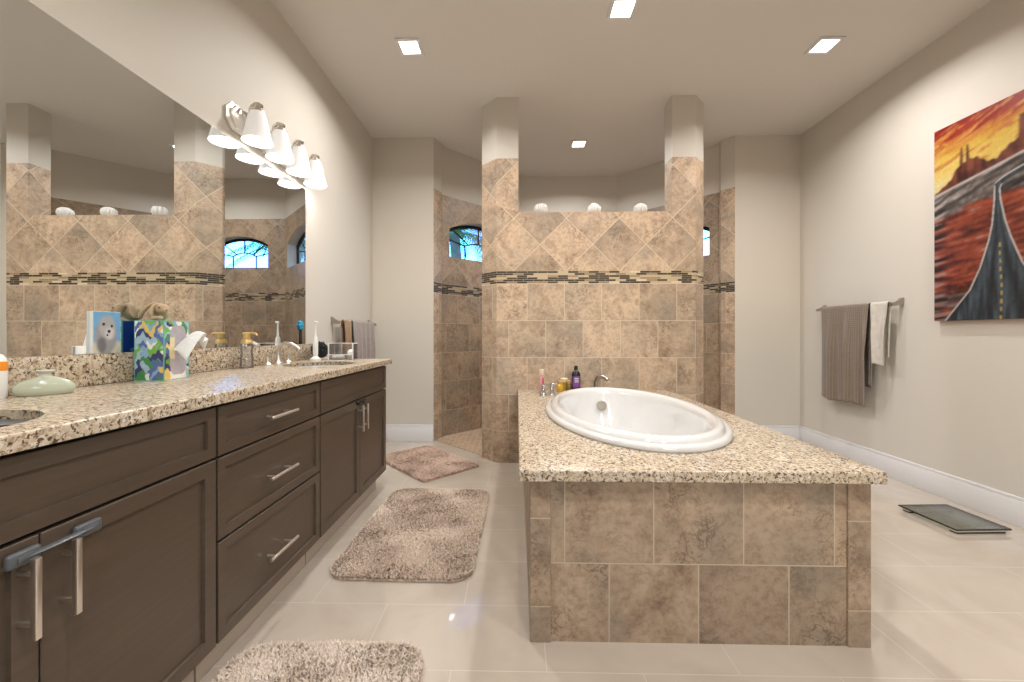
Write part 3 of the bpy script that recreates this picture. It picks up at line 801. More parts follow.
def sink(c_, label):
    t = empty('sink', (c_[0], c_[1], CT), label=label, cat='sink')
    pr = [(1.05, -.0225), (1.0, -.0225), (.985, -.04), (.90, -.09), (.72, -.13), (.40, -.15), (.10, -.154), (.0, -.154)]
    A = np.zeros((48, len(pr), 3))
    for i in range(48):
        a = 2*math.pi*i/48
        for k2, (s_, z) in enumerate(pr): A[i, k2] = (.185*s_*math.cos(a), .215*s_*math.sin(a), z)
    grid_mesh('basin', A, M['porcelain'], t, closed_u=True, thick=0)
    MB().lathe([(.022, -.153), (.022, -.149), (.016, -.148), (.0, -.150)], 24, capt=False).build('drain', M['chrome'], t)
sink(SN, 'white oval sink sunk in the worktop near the camera')
sink(SF, 'white oval sink sunk in the far end of the worktop')
def faucet(c_, label):
    t = empty('faucet', (-1.395, c_[1], CT), label=label, cat='faucet')
    m_ = MB(); m_.lathe([(.026, 0), (.026, .006), (.016, .018), (.013, .05)], 24)
    pts = [(0, 0, .03), (0, 0, .075), (.012, 0, .108), (.04, 0, .122), (.075, 0, .118), (.110, 0, .098), (.122, 0, .084)]
    m_.tube(pts, [.013, .0125, .012, .0115, .011, .010, .010], 14); m_.build('spout', M['nickel'], t)
    for s_ in (-.1, .1):
        m_ = MB(); m_.lathe([(.024, 0), (.024, .006), (.014, .016), (.012, .045), (.014, .055)], 20, Matrix.Translation((0, s_, 0)))
        m_.tube([(0, s_, .055), (0, s_+.02*(1 if s_ > 0 else -1), .060), (0, s_+.05*(1 if s_ > 0 else -1), .064)], [.007, .006, .005], 10)
        m_.build('handle', M['nickel'], t)
faucet(SN, 'arched nickel faucet behind the near sink')
faucet(SF, 'arched nickel faucet behind the far sink')

# ------------------------------------------------------------------ mirror
mr = MB().box(XL+.001, XL+.007, 1.087, 2.70, 1.008, 2.064).build('wall_mirror', M['mirror'], sm=0, label='large frameless mirror on the left wall above the vanity', cat='mirror')

# ------------------------------------------------------------------ vanity light
vl = empty('vanity_light', (XL, 2.37, 2.185), label='brushed nickel four-lamp vanity light above the mirror', cat='wall lamp')
def cx(pts_): return [(x, y) for x, y in pts_]
mb = MB()
def plate(mb, y0, y1, z0, z1, x0, x1, ch):
    b = bmesh.new()
    def rg(x, i):
        a0, a1, c0, c1 = y0+i, y1-i, z0+i, z1-i
        return [b.verts.new((x, y, z)) for y, z in ((a0+ch, c0), (a1-ch, c0), (a1, c0+ch), (a1, c1-ch), (a1-ch, c1), (a0+ch, c1), (a0, c1-ch), (a0, c0+ch))]
    r0, r1, r2, r3, r4 = rg(x0, 0), rg(x0+.012, 0), rg(x0+.018, .012), rg(x1-.006, .014), rg(x1, .022)
    for u_, v_ in ((r0, r1), (r1, r2), (r2, r3), (r3, r4)):
        for i in range(8): b.faces.new((u_[i], u_[(i+1) % 8], v_[(i+1) % 8], v_[i]))
    b.faces.new(r0[::-1]); b.faces.new(r4); bmesh.ops.recalc_face_normals(b, faces=b.faces[:]); mb._add(b)
plate(mb, -.42, .40, -.07, .07, .0, .034, .04)
mb.build('wall_plate', M['nickel'], vl, sm=30)
for k_ in range(4):
    y = -.308+.200*k_; x = .095
    m_ = MB()
    m_.tube([(.03, y, .03), (.045, y, .03), (.055, y, .055), (.062, y, .085), (.08, y, .10), (.10, y, .098), (.118, y, .084)], .010, 12, flat=.8)
    m_.lathe([(.026, 0), (.028, .006), (.020, .012)], 20, Matrix.Translation((.030, y, .03)) @ Matrix.Rotation(R(90), 4, 'Y'))
    arm = m_.build('arm', M['nickel'], vl)
    MB().lathe([(.034, .048), (.036, .052), (.033, .062), (.018, .074), (.014, .088), (.012, .092)], 28, Matrix.Translation((x, y, 0))).build('socket_cup', M['nickel'], arm)
    # bell shade, open at the bottom
    pr = [(.036, .050), (.043, .030), (.050, .0), (.056, -.035), (.064, -.07), (.071, -.095), (.074, -.102), (.071, -.102), (.067, -.094), (.060, -.07), (.052, -.035), (.046, 0), (.038, .030), (.030, .046)]
    MB().lathe(pr, 40, Matrix.Translation((x, y, 0)), capb=False, capt=False, wob=lambda a, k: .012*math.cos(5*a)).build('shade', M['shade'], vl, label='glowing frosted glass bell shade')
    MB().lathe([(.010, .04), (.013, .02), (.022, -.0), (.026, -.02), (.023, -.04), (.010, -.052)], 24, Matrix.Translation((x, y, 0))).build('bulb', M['bulb'], vl)
    l = bpy.data.lights.new('bulb_light', 'POINT'); l.energy = BULB_W; l.color = (1, .95, .89); l.shadow_soft_size = .03
    lo = bpy.data.objects.new('bulb_light', l); C.objects.link(lo); lo.parent = vl; lo.location = (x, y, -.085)

# ------------------------------------------------------------------ ceiling lights
cl = empty('ceiling_light', (0, 0, H))
m_ = MB()
for a in ((-.082, .082, -.082, -.060), (-.082, .082, .060, .082), (-.082, -.060, -.060, .060), (.060, .082, -.060, .060)): m_.box(a[0], a[1], a[2], a[3], -.010, .0, .003)
m_.build('trim_ring', M['trim'], cl)
MB().box(-.060, .060, -.060, .060, -.004, -.0005).build('lens', M['lens'], cl, sm=0, label='glowing square lens')
l = bpy.data.lights.new('downlight', 'AREA'); l.shape = 'SQUARE'; l.size = .11; l.energy = LAMP_W; l.color = (1, .965, .93); l.spread = R(152)
lo = bpy.data.objects.new('downlight', l); C.objects.link(lo); lo.parent = cl; lo.location = (0, 0, -.013)
places = [(-.735, 2.72, 'square recessed ceiling light nearest the left wall'), (.640, 2.425, 'square recessed ceiling light at the top edge of the picture'),
          (2.10, 2.765, 'square recessed ceiling light nearest the right wall'), (.640, 4.14, 'square recessed ceiling light inside the shower bay behind the tub wall'),
          (-.5, .1, 'added square ceiling fill light out of view on the vanity side'), (.55, -.5, 'added square ceiling fill light out of view over the open floor'),
          (1.5, .2, 'added square ceiling fill light out of view on the towel side')]  # last three are added out of view to light the near half
for i, (x, y, lb) in enumerate(places):
    o = cl if i == 0 else copy_tree(cl)
    o.location = (x, y, H); tag(o, lb, 'ceiling light', 'recessed square ceiling lights')

# ------------------------------------------------------------------ things on the vanity
def paint_face(name, fn, w, h, nx, nz, M4, parent, mt):
    """a printed card face, w x h, local x right, z up, facing -y"""
    xs = np.linspace(0, 1, nx); zs = np.linspace(0, 1, nz)
    X, Z = np.meshgrid(xs, zs, indexing='ij')
    cols = fn(X, Z)
    P = np.zeros((nx, nz, 3)); P[..., 0] = (X-.5)*w; P[..., 2] = Z*h
    q = P.reshape(-1, 3)
    A = np.array(M4); q = q @ A[:3, :3].T + A[:3, 3]
    return grid_mesh(name, q.reshape(nx, nz, 3), mt, parent, sm=0, cols=cols)
PALS = np.array([srgb(*c) for c in ((60, 60, 110), (120, 180, 70), (140, 175, 205), (235, 235, 225), (230, 200, 110), (70, 140, 80), (90, 110, 170), (245, 245, 240), (165, 195, 215))])
def camo(seed):
    def fn(X, Z):
        g = np.random.default_rng(int(seed*10)); n = 46
        sx, sz, kk = g.uniform(-.05, 1.05, n), g.uniform(-.05, 2.05, n), g.integers(0, len(PALS), n)
        Xw = X+.07*np.sin(Z*17+seed)+.03*np.sin(Z*41+X*13); Zw = 2*Z+.10*np.sin(X*11+seed*3)+.03*np.sin(X*37)
        st = 1+1.4*(np.arange(n) % 3 == 0)
        dd = ((Xw[..., None]-sx)*st)**2+((Zw[..., None]-sz)*(2.2/st))**2*.6
        c = PALS[kk[np.argmin(dd, -1)]]
        e = (X < .03) | (X > .97) | (Z < .015) | (Z > .985)
        c[e] = srgb(110, 175, 165); return c
    return fn
def face_open(X, Z):
    c = camo(3.1)(X, Z)
    m_ = (np.abs(X-.55)/.33)**4+(np.abs(Z-.5)/.42)**4 < 1
    c[m_] = srgb(178, 172, 180); m2 = m_ & (X < .42) & (Z < .72) & (Z > .35); c[m2] = srgb(225, 210, 170)
    return c
def face_blue(X, Z):
    c = np.zeros(X.shape+(3,)); c[:] = srgb(20, 70, 165)
    an = np.arctan2(Z-.5, X-.5); rr = np.hypot((X-.5)*1.0, (Z-.5)*2.0)
    c[rr < .16+.09*np.cos(5*an)] = srgb(120, 180, 225)
    e = (X < .05) | (X > .95) | (Z > .985); c[e] = srgb(110, 175, 165); return c
tb = empty('tissue_box', (-1.3755, 1.517, CT), R(3), 'upright tissue box with a green and navy abstract print and a tissue pulled out', 'tissue box')
bw, bd, bh = .108, .122, .226
MB().box(-bw/2+.0008, bw/2-.0008, -bd/2+.0008, bd/2-.0008, .0, bh).build('carton', plain('teal_card', srgb(110, 175, 165), .4), tb, sm=0)
paint_face('printed_side', camo(.6), bw, bh, 60, 130, Matrix.Translation((0, -bd/2, 0)), tb, M['print'])
paint_face('opening_side', face_open, bd, bh, 60, 130, Matrix.Translation((bw/2, 0, 0)) @ Matrix.Rotation(R(90), 4, 'Z'), tb, M['print'])
paint_face('blue_side', face_blue, bd, bh, 60, 130, Matrix.Translation((-bw/2, 0, 0)) @ Matrix.Rotation(R(-90), 4, 'Z'), tb, M['print'])
nu, nv = 26, 30; A = np.zeros((nu, nv, 3))
for i in range(nu):
    for j in range(nv):
        u, v = i/(nu-1), j/(nv-1)*2-1
        fold = .010*math.sin(v*9+2*u)*(.3+u)+.004*math.sin(v*23+5*u)
        x = .002+.105*u*(1-.30*abs(v))+.3*fold; yy = v*(.016+.034*u)+.4*fold
        z = .130+.046*math.sin(u*2.2)*(1-abs(v)*.3)+v*.012+fold-.055*u*u*(v > .1)*(v-.1)-(.045*u if v < -.3 else 0)*(-v-.3)*2
        A[i, j] = (bw/2+x, yy-.0, z)
grid_mesh('tissue', A, M['tissue'], tb, sm=80, thick=.0012)

# plush rabbit draped over the tissue box
rb = empty('stuffed_rabbit', (-1.393, 1.520, CT+bh), R(0), 'beige long-eared stuffed rabbit lying on top of the tissue box', 'stuffed animal')
m_ = MB()
m_.sphere((-.006, .006, .028), .030, 1.2, 1.0, .92)
b_ = m_.build('body', M['plush'], rb); 
m_ = MB(); m_.sphere((.026, -.016, .046), .022, 1.15, .95, .9); m_.sphere((.042, -.024, .040), .012, 1.1, .9, .8); hd = m_.build('head', M['plush'], rb)
m_ = MB()
m_.sphere((.034, -.036, .050), .0024); hd1 = m_.build('eye', M['black'], hd)
m_ = MB(); m_.sphere((.054, -.027, .041), .003, 1, 1, .8); m_.build('nose', plain('brown_nose', (.12, .06, .04), .5), hd)
MB().tube([(.018, -.022, .064), (.010, -.034, .058), (.006, -.040, .040), (.006, -.040, .020), (.008, -.038, .010)], [.005, .009, .012, .012, .006], 14, flat=.6).build('ear', M['plush'], rb)
MB().tube([(.012, -.004, .066), (-.010, -.012, .066), (-.030, -.022, .050), (-.044, -.028, .028), (-.050, -.030, .010)], [.005, .009, .012, .012, .006], 14, flat=.6).build('ear', M['plush'], rb)
for x in (.022, .044): 
    m_ = MB(); m_.sphere((x, -.044, .009), .010, 1.1, 1.0, .85); m_.build('paw', M['plush'], rb)

# photo block with a grey seal pup, standing on the backsplash ledge
def blur(c, n, axis):
    k = np.ones(n)/n
    p = np.concatenate([np.repeat(np.take(c, [0], axis), n//2, axis), c, np.repeat(np.take(c, [-1], axis), n//2, axis)], axis)
    return np.apply_along_axis(lambda v: np.convolve(v, k, 'valid'), axis, p)
def seal(X, Z):
    c = np.zeros(X.shape+(3,)); c[:] = srgb(110, 165, 205)
    c[Z < .28] = srgb(195, 190, 170)
    for cx_, cz_, ax, az, col in ((.45, .40, .40, .44, (150, 148, 152)), (.5, .64, .30, .27, (170, 168, 170)), (.58, .48, .17, .15, (200, 198, 196)), (.30, .2, .16, .2, (110, 108, 112))):
        c[((X-cx_)/ax)**2+((Z-cz_)/az)**2 < 1] = srgb(*col)
    c = blur(blur(c, 7, 0), 7, 1)
    for cx_, cz_, q in ((.36, .70, .055), (.66, .66, .05), (.56, .53, .06), (.5, .44, .04)): c[((X-cx_)**2+((Z-cz_)*1.5)**2) < q*q] = srgb(30, 30, 34)
    return c
pb = empty('photo_block', (-1.4445, 1.368, 1.0075), label='white edged photo block of a grey seal pup standing left of the tissue box', cat='photo block')
MB().box(-.0065, .0060, -.047, .047, .0, .146, .001).build('block', M['white'], pb, sm=0)
paint_face('picture', seal, .093, .145, 60, 90, Matrix.Translation((.0064, 0, 0)) @ Matrix.Rotation(R(90), 4, 'Z'), pb, M['print'])
t = empty('jar_lid', (-1.4445, 1.288, 1.0075), label='small white screw lid on the backsplash ledge beside the seal picture', cat='lid')
MB().lathe([(.005, 0), (.0062, .001), (.0062, .026), (.005, .028)], 24, sy=2.6).build('lid_body', M['white'], t)

# pale green flat flask
t = empty('glazed_flask', (-1.355, 1.115, CT), R(50), 'pale green glazed flat flask on the worktop at the far left', 'bottle')
MB().lathe([(.048, 0), (.055, .003), (.061, .015), (.059, .028), (.047, .040), (.027, .049), (.015, .054)], 48, sy=.42).build('body', M['greenglass'], t)
MB().lathe([(.015, .050), (.012, .056), (.012, .062), (.019, .067), (.021, .070), (.018, .072), (.010, .071), (.009, .064)], 32, sy=.8, capt=True).build('neck', plain('pale_lip', (.60, .60, .52), .25), t)
# white bottle with orange label at the picture's edge
t = empty('lotion_bottle', (-1.412, 1.050, CT), label='white bottle with an orange band at the left edge beside the flask', cat='bottle')
MB().lathe([(.018, 0), (.020, .004), (.020, .095), (.018, .108), (.012, .118), (.006, .121)], 32).build('body', M['white'], t)
MB().lathe([(.0203, .075), (.0206, .077), (.0206, .098), (.0203, .100)], 32).build('label_band', M['orange'], t)

# clear soap pump with gold top
t = empty('soap_pump', (-1.384, 2.01, CT), label='clear soap bottle with a golden pump top beside the far faucet', cat='soap dispenser')
MB().lathe([(.026, 0), (.031, .004), (.030, .05), (.026, .08), (.030, .105), (.028, .122), (.020, .126)], 36).build('body', M['clear'], t)
MB().lathe([(.022, .124), (.026, .126), (.026, .140), (.020, .148)], 28).build('collar', M['gold'], t)
m_ = MB(); m_.lathe([(.015, .148), (.016, .150), (.015, .168), (.019, .172), (.019, .180), (.012, .184)], 24); m_.tube([(.0, 0, .177), (.035, .0, .179), (.050, .0, .176), (.052, .0, .168)], [.007, .006, .005, .005], 10); m_.build('pump_head', M['gold'], t)

# electric toothbrush
t = empty('electric_toothbrush', (-1.325, 2.59, CT), label='white electric toothbrush standing on its round charger', cat='toothbrush')
MB().lathe([(.032, 0), (.034, .004), (.033, .014), (.022, .020), (.016, .028)], 32, sx=1).build('charger', M['white'], t)
MB().lathe([(.014, .028), (.0155, .04), (.0165, .10), (.0145, .145), (.010, .158)], 28).build('handle', M['white'], t)
m_ = MB(); m_.lathe([(.008, .158), (.0065, .18), (.005, .225), (.0045, .245)], 20); m_.sphere((0, 0, .250), .009, 1, .7, 1.1); m_.build('brush_head', M['white'], t)
MB().lathe([(.0, 0), (.007, 0), (.0075, .010), (.0, .011)], 16, Matrix.Translation((.004, 0, .252)) @ Matrix.Rotation(R(90), 4, 'Y'), capb=False, capt=False).build('bristles', M['white'], t)

# black mesh sponge
bm = bmesh.new(); bmesh.ops.create_icosphere(bm, subdivisions=5, radius=.052)
for v in bm.verts:
    n = v.co.normalized(); k = math.sin(n.x*17+2*math.sin(n.z*13))*math.sin(n.y*15+n.z*9)*math.cos(n.z*19+n.x*5)
    k2 = math.sin(n.x*41+n.y*37)*math.sin(n.z*43)
    v.co = n*(.052*(1+.22*k+.08*k2)); v.co.z = v.co.z*1.0+.050
mb = MB(); mb.bm.free(); mb.bm = bm
zmin = min(v.co.z for v in bm.verts)
o = mb.build('mesh_sponge', plain('black_netting', (.02, .02, .022), .45, noise=.8, nscale=150), sm=20, label='crumpled black mesh sponge behind the electric toothbrush', cat='bath sponge')
o.location = (-1.352, 2.70, CT-zmin)

# blue flower scrubber on the ledge
t = empty('face_scrubber', (-1.4445, 2.635, 1.0075), label='blue flower-headed face brush on a black stem propped at the mirror end', cat='face brush')
MB().lathe([(.0055, 0), (.006, .002), (.0045, .02), (.0045, .10)], 14).build('stem', M['black'], t)
m_ = MB()
for k_ in range(6):
    a = k_*math.pi/3; m_.sphere((.002, .020*math.cos(a), .126+.020*math.sin(a)), .013, .42, 1, 1)
m_.sphere((.003, 0, .126), .014, .5, 1, 1); m_.build('flower_head', M['blue'], t)

# clear acrylic organiser
t = empty('acrylic_organiser', (-1.205, 2.735, CT), label='clear acrylic tray organiser with white rims at the far end of the worktop', cat='organiser')
m_ = MB(); m_.box(-.085, .085, -.04, .04, 0, .005, .001); m_.box(-.085, .085, .036, .04, .005, .11); m_.box(-.085, -.081, -.04, .036, .005, .11); m_.box(.081, .085, -.04, .036, .005, .11); m_.box(-.081, .081, -.04, -.037, .005, .035)
m_.build('tray_shell', M['clear'], t, sm=0)
m_ = MB(); m_.box(-.086, .086, .035, .041, .108, .113, .001); m_.box(-.087, -.080, -.041, .035, .108, .113, .001); m_.box(.080, .087, -.041, .035, .108, .113, .001); m_.box(-.087, -.080, -.043, -.037, .0, .109, .001); m_.box(.080, .087, -.043, -.037, .0, .109, .001); m_.box(-.080, .080, -.043, -.037, .032, .037, .001)
m_.build('rim', M['white'], t, sm=0)
t = empty('cotton_pad_cup', (-1.150, 2.735, CT+.005), label='round white cotton cup inside the acrylic organiser', cat='cup')
MB().lathe([(.018, 0), (.022, .004), (.024, .045), (.022, .050), (.012, .062), (.004, .064)], 28).build('cup_body', M['white'], t)
t = empty('soap_bar', (-1.235, 2.73, CT+.005), label='low white soap block inside the acrylic organiser', cat='soap')
MB().box(-.038, .038, -.022, .022, 0, .022, .008, 4).build('bar', M['white'], t)

# child locks
def lock(y0, y1, z, mt, label, rnd_):
    t = empty('child_lock', (CXF+.0015, (y0+y1)/2, z), label=label, cat='cabinet lock')
    h = (y1-y0)/2
    for s_ in (-1, 1):
        m_ = MB()
        if rnd_: m_.lathe([(.016, 0), (.017, .004), (.014, .010), (.008, .013)], 24, Matrix.Translation((.0, s_*h, 0)) @ Matrix.Rotation(R(90), 4, 'Y'))
        else: m_.box(0, .013, s_*h-.026, s_*h+.026, -.014, .014, .006, 3); m_.box(.012, .016, s_*h-.014, s_*h+.014, -.006, .006, .0018)
        m_.build('pad', mt, t)
    MB().tube([(.008, -h, 0), (.014, -h*.4, .001), (.014, h*.4, .001), (.008, h, 0)], .007 if rnd_ else .009, 10, flat=.35).build('strap', mt, t)
lock(.712, .822, .665, M['greyplastic'], 'grey child safety strap across the doors of the near cabinet', False)
lock(2.262, 2.345, .682, M['black'], 'black child safety catch above the handles of the far cabinet', True)

# ------------------------------------------------------------------ towel rails and towels
def towel_bar(name, x_wall, sgn, y0, y1, z, label, rise=.0):
    t = empty(name, (x_wall, (y0+y1)/2, z), label=label, cat='towel bar'); h = (y1-y0)/2
    MB().box(.072*sgn-.004, .072*sgn+.004, -h, h, -.009, .009, .0025).build('bar', M['aged'], t)
    for s_ in (-1, 1):
        b = bmesh.new(); n = 8; rings = []
        for k_ in range(n+1):
            q = k_/n; x = sgn*(.001+q*.077); zc = rise*(1-q)**2; hz = .011+.016*(1-q)**2; wy = .010+.010*(1-q)**2
            rings.append([b.verts.new((x, s_*h+dy, zc+dz)) for dy, dz in ((-wy, -hz), (wy, -hz), (wy, hz), (-wy, hz))])
        for k_ in range(n):
            for i in range(4): b.faces.new((rings[k_][i], rings[k_][(i+1) % 4], rings[k_+1][(i+1) % 4], rings[k_+1][i]))
        b.faces.new(rings[0]); b.faces.new(rings[-1][::-1]); bmesh.ops.recalc_face_normals(b, faces=b.faces[:])
        bmesh.ops.bevel(b, geom=[e for e in b.edges if e.calc_face_angle(0) > 1.2], offset=.002, segments=2, affect='EDGES')
        m_ = MB(); m_._add(b); m_.build('bracket', M['aged'], t, sm=50)
    return t
def towel(name, xb, sgn, y0, y1, zb, zf, zk, mt, label, amp=.012, folds=3.5, seed=0, thick=.007, taper=0):
    """draped over a bar at xb; front side away from the wall (sgn), front hem zf, back hem zk"""
    nu, nv = 70, 90; A = np.zeros((nu, nv, 3)); UV = np.zeros((nu, nv, 2)); r = .014
    Lf, Lk = zb-zf, zb-zk; tot = Lf+Lk+math.pi*r
    for i in range(nu):
        u = i/(nu-1)
        for j in range(nv):
            s_ = j/(nv-1)*tot
            w = 1
            if s_ < Lk: z = zk+s_; x = -r; w = (Lk-s_)/Lk; side = -1
            elif s_ < Lk+math.pi*r: a = (s_-Lk)/r; x = -r*math.cos(a); z = zb+r*math.sin(a); w = 0; side = 0
            else: z = zb-(s_-Lk-math.pi*r); x = r; w = (s_-Lk-math.pi*r)/Lf; side = 1
            ph = u*folds*2*math.pi+seed
            fo = amp*(math.sin(ph)+.4*math.sin(2.3*ph+1.3+w))*min(1, w*2.2)
            yy = y0+(y1-y0)*u
            ym = (y0+y1)/2; yy = ym+(yy-ym)*(1-taper*w)+.006*math.sin(ph*1.1+1)*w
            if side > 0: xx = x+max(-.006, fo+amp*.8*min(1, w*2))
            elif side < 0: xx = x+max(-.03, min(.004, fo*.4))
            else: xx = x
            A[i, j] = (xb+sgn*xx, yy, z+(.008*math.sin(ph*.7+seed)*w*(side > 0))); UV[i, j] = (u*(y1-y0), s_)
    o = grid_mesh(name, A, mt, sm=80, thick=thick)
    me = o.data; lay = me.uv_layers.new(name='UVMap'); q = UV.reshape(-1, 2)
    for l in me.loops: lay.data[l.index].uv = q[l.vertex_index]
    tag(o, label, 'towel'); return o
towel_bar('towel_bar', XR, -1, 2.965, 3.69, 1.292, 'brushed nickel towel bar on the right wall holding the taupe towel', .022)
towel('bath_towel', XR-.072, -1, 3.145, 3.615, 1.300, .515, .66, M['towel'], 'taupe waffle towel hanging from the bar on the right wall', .019, 2.4, 2.3)
towel('bath_cloth', XR-.072, -1, 2.985, 3.125, 1.300, .845, .90, M['whitecloth'], 'crumpled white cloth hanging on the right wall bar beside the taupe towel', .012, 1.2, 2.2, .007, .25)
towel_bar('towel_bar', XL, 1, 3.10, 3.87, 1.165, 'brushed nickel towel bar on the left wall past the end of the vanity', .022)
towel('bath_towel', XL+.072, 1, 3.30, 3.77, 1.173, .70, .80, M['greytowel'], 'grey towel hanging on the left wall beyond the vanity', .010, 4.2, .3)
towel('hand_towel', XL+.072, 1, 3.135, 3.262, 1.173, .86, .9, fabric('tan_towel', srgb(150, 120, 88)), 'short tan towel hanging nearest the camera on the left wall bar', .010, 1.6, 1.3)

# ------------------------------------------------------------------ painting
def desert(Sx, T):
    """Sx in metres from the far edge, T 0..1 from the bottom"""
    g = np.random.default_rng(11); sh = Sx.shape
    def streak(nx, nz, slope=0.0):
        a = blur(blur(g.normal(0, 1, sh), nx, 0), nz, 1)
        if slope:
            for i in range(sh[0]): a[i] = np.roll(a[i], int(slope*i))
        return np.clip(.5+.5*a/(1.6*a.std()), 0, 1)
    def lerp(f, stops):
        xs = [q[0] for q in stops]; cc = np.array([srgb(*q[1]) for q in stops])
        return np.stack([np.interp(f, xs, cc[:, k]) for k in range(3)], -1)
    def put(mk, col):
        c[mk] = col[mk] if isinstance(col, np.ndarray) else srgb(*col)
    # sky
    a, b2 = streak(61, 9, .35), streak(31, 5, .35)
    hgt = T+.06*(a-.5)+.02*(b2-.5)
    c = lerp(hgt, [(.64, (226, 214, 170)), (.76, (228, 200, 110)), (.86, (214, 176, 66)), (.915, (196, 120, 44)), (.945, (158, 50, 32)), (1.0, (138, 26, 26))])
    og = (streak(41, 7, .35) > .72) & (T > .74); put(og, lerp(b2, [(0, (190, 110, 50)), (1, (216, 160, 80))]))
    # mesas
    base = np.interp(Sx, [0, .02, .05, .10, .125, .15, .155, .166, .172, .184, .189, .200, .206, .25, .275, .30, .345, .375, .41, .445, .447, .475, .480, .56, .6, 1],
                     [.665, .675, .69, .715, .755, .775, .855, .862, .78, .785, .868, .860, .79, .785, .765, .748, .745, .770, .790, .80, .90, .905, .83, .80, .76, .75])+.003*np.sin(Sx*160)
    f = streak(9, 31); put(T < base, lerp(f, [(0, (62, 28, 24)), (.5, (104, 52, 40)), (1, (136, 76, 54))]))
    # grey ground sweeping up to the right, then red earth
    line = .655+.165*Sx
    f = streak(51, 7, .30); put(T < line, lerp(f, [(0, (36, 32, 32)), (.45, (92, 84, 80)), (.8, (150, 138, 130)), (1, (186, 176, 168))]))
    put(np.abs(T-line) < .005, (196, 186, 178))
    f2 = streak(61, 7, .12); f3 = streak(45, 11, .12)
    edge = line-.14-.05*(f3-.5)
    put(T < edge, lerp(f2, [(0, (34, 20, 18)), (.35, (92, 40, 28)), (.65, (146, 66, 42)), (.9, (166, 84, 56)), (1, (170, 132, 120))]))
    put((T < .30-.4*Sx) & (f3 > .55) & (T < .16), lerp(f2, [(0, (40, 32, 32)), (1, (150, 120, 112))]))
    c = blur(blur(c, 5, 0), 3, 1)
    # road
    tt = np.array([-.05, 0, .147, .25, .371, .446, .55, .60, .63]); ll = np.array([.02, .067, .207, .262, .305, .322, .332, .333, .336]); rr = np.array([.74, .66, .53, .46, .41, .385, .362, .358, .372])
    tg = np.linspace(-.05, .63, 60); 
    lf = np.interp(T, tt, ll); rg = np.interp(T, tt, rr); rd = (T < .625) & (Sx > lf) & (Sx < rg)
    bt = .612+.17*np.clip(Sx-.335, 0, 1)**.62; bend = (Sx > .337) & (np.abs(T-bt) < .012)
    q = (Sx-lf)/np.maximum(rg-lf, 1e-3); f4 = streak(5, 61)
    put(rd | bend, lerp(.5*f4+.5*np.abs(np.sin(q*9)), [(0, (24, 28, 32)), (.5, (46, 54, 60)), (1, (84, 98, 106))]))
    wv = .0022+.003*(1-T)
    put((T < .62) & ((np.abs(Sx-lf) < wv) | (np.abs(Sx-rg) < wv)), (196, 190, 182))
    put((Sx > .337) & (np.abs(T-bt-.013) < .0035), (196, 190, 182))
    mid = lf*.5+rg*.5
    put((T < .36) & (np.abs(Sx-mid) < .0045*(1.2-T)) & (np.sin(T*170) > -.1), (178, 150, 78))
    c = blur(blur(c, 3, 0), 3, 1)
    return c*np.array([.80, .80, .84])
pt = empty('desert_painting', (XR-.001, 2.705, 1.16), label='unframed canvas of a desert road and red buttes on the right wall', cat='painting')
PW, PH = .96, 1.255
MB().box(-.034, 0, -PW, 0, 0, PH, .002, 1).build('canvas', plain('canvas_edge', srgb(150, 60, 40), .6), pt, sm=0)
o = paint_face('painted_front', lambda X, Z: desert((X)*PW, Z), PW, PH, 330, 420, Matrix.Translation((-.0346, -PW/2, 0)) @ Matrix.Rotation(R(-90), 4, 'Z'), pt, M['paint'])

# ------------------------------------------------------------------ bathroom scale
sc_ = empty('bathroom_scale', (2.494, 2.339, 0), R(2.5), 'flat glass bathroom scale on the floor by the right baseboard', 'scale')
MB().box(-.150, .150, -.155, .155, .022, .029, .002).build('glass_platform', M['scaleglass'], sc_, sm=0)
m_ = MB()
for a in ((-.1505, .1505, -.156, -.1535), (-.1505, .1505, .1535, .156), (-.1515, -.149, -.156, .156), (.149, .1515, -.156, .156)): m_.box(a[0], a[1], a[2], a[3], .0215, .0295)
m_.build('dark_edge', M['black'], sc_, sm=0)
for y in (-.125, .125):
    MB().box(-.140, .140, y-.020, y+.020, .006, .0215, .006, 3).build('base_bar', M['nickel'], sc_)
    MB().box(-.136, .136, y-.018, y+.018, .0, .006, .002).build('foot_pad', M['rubber'], sc_)

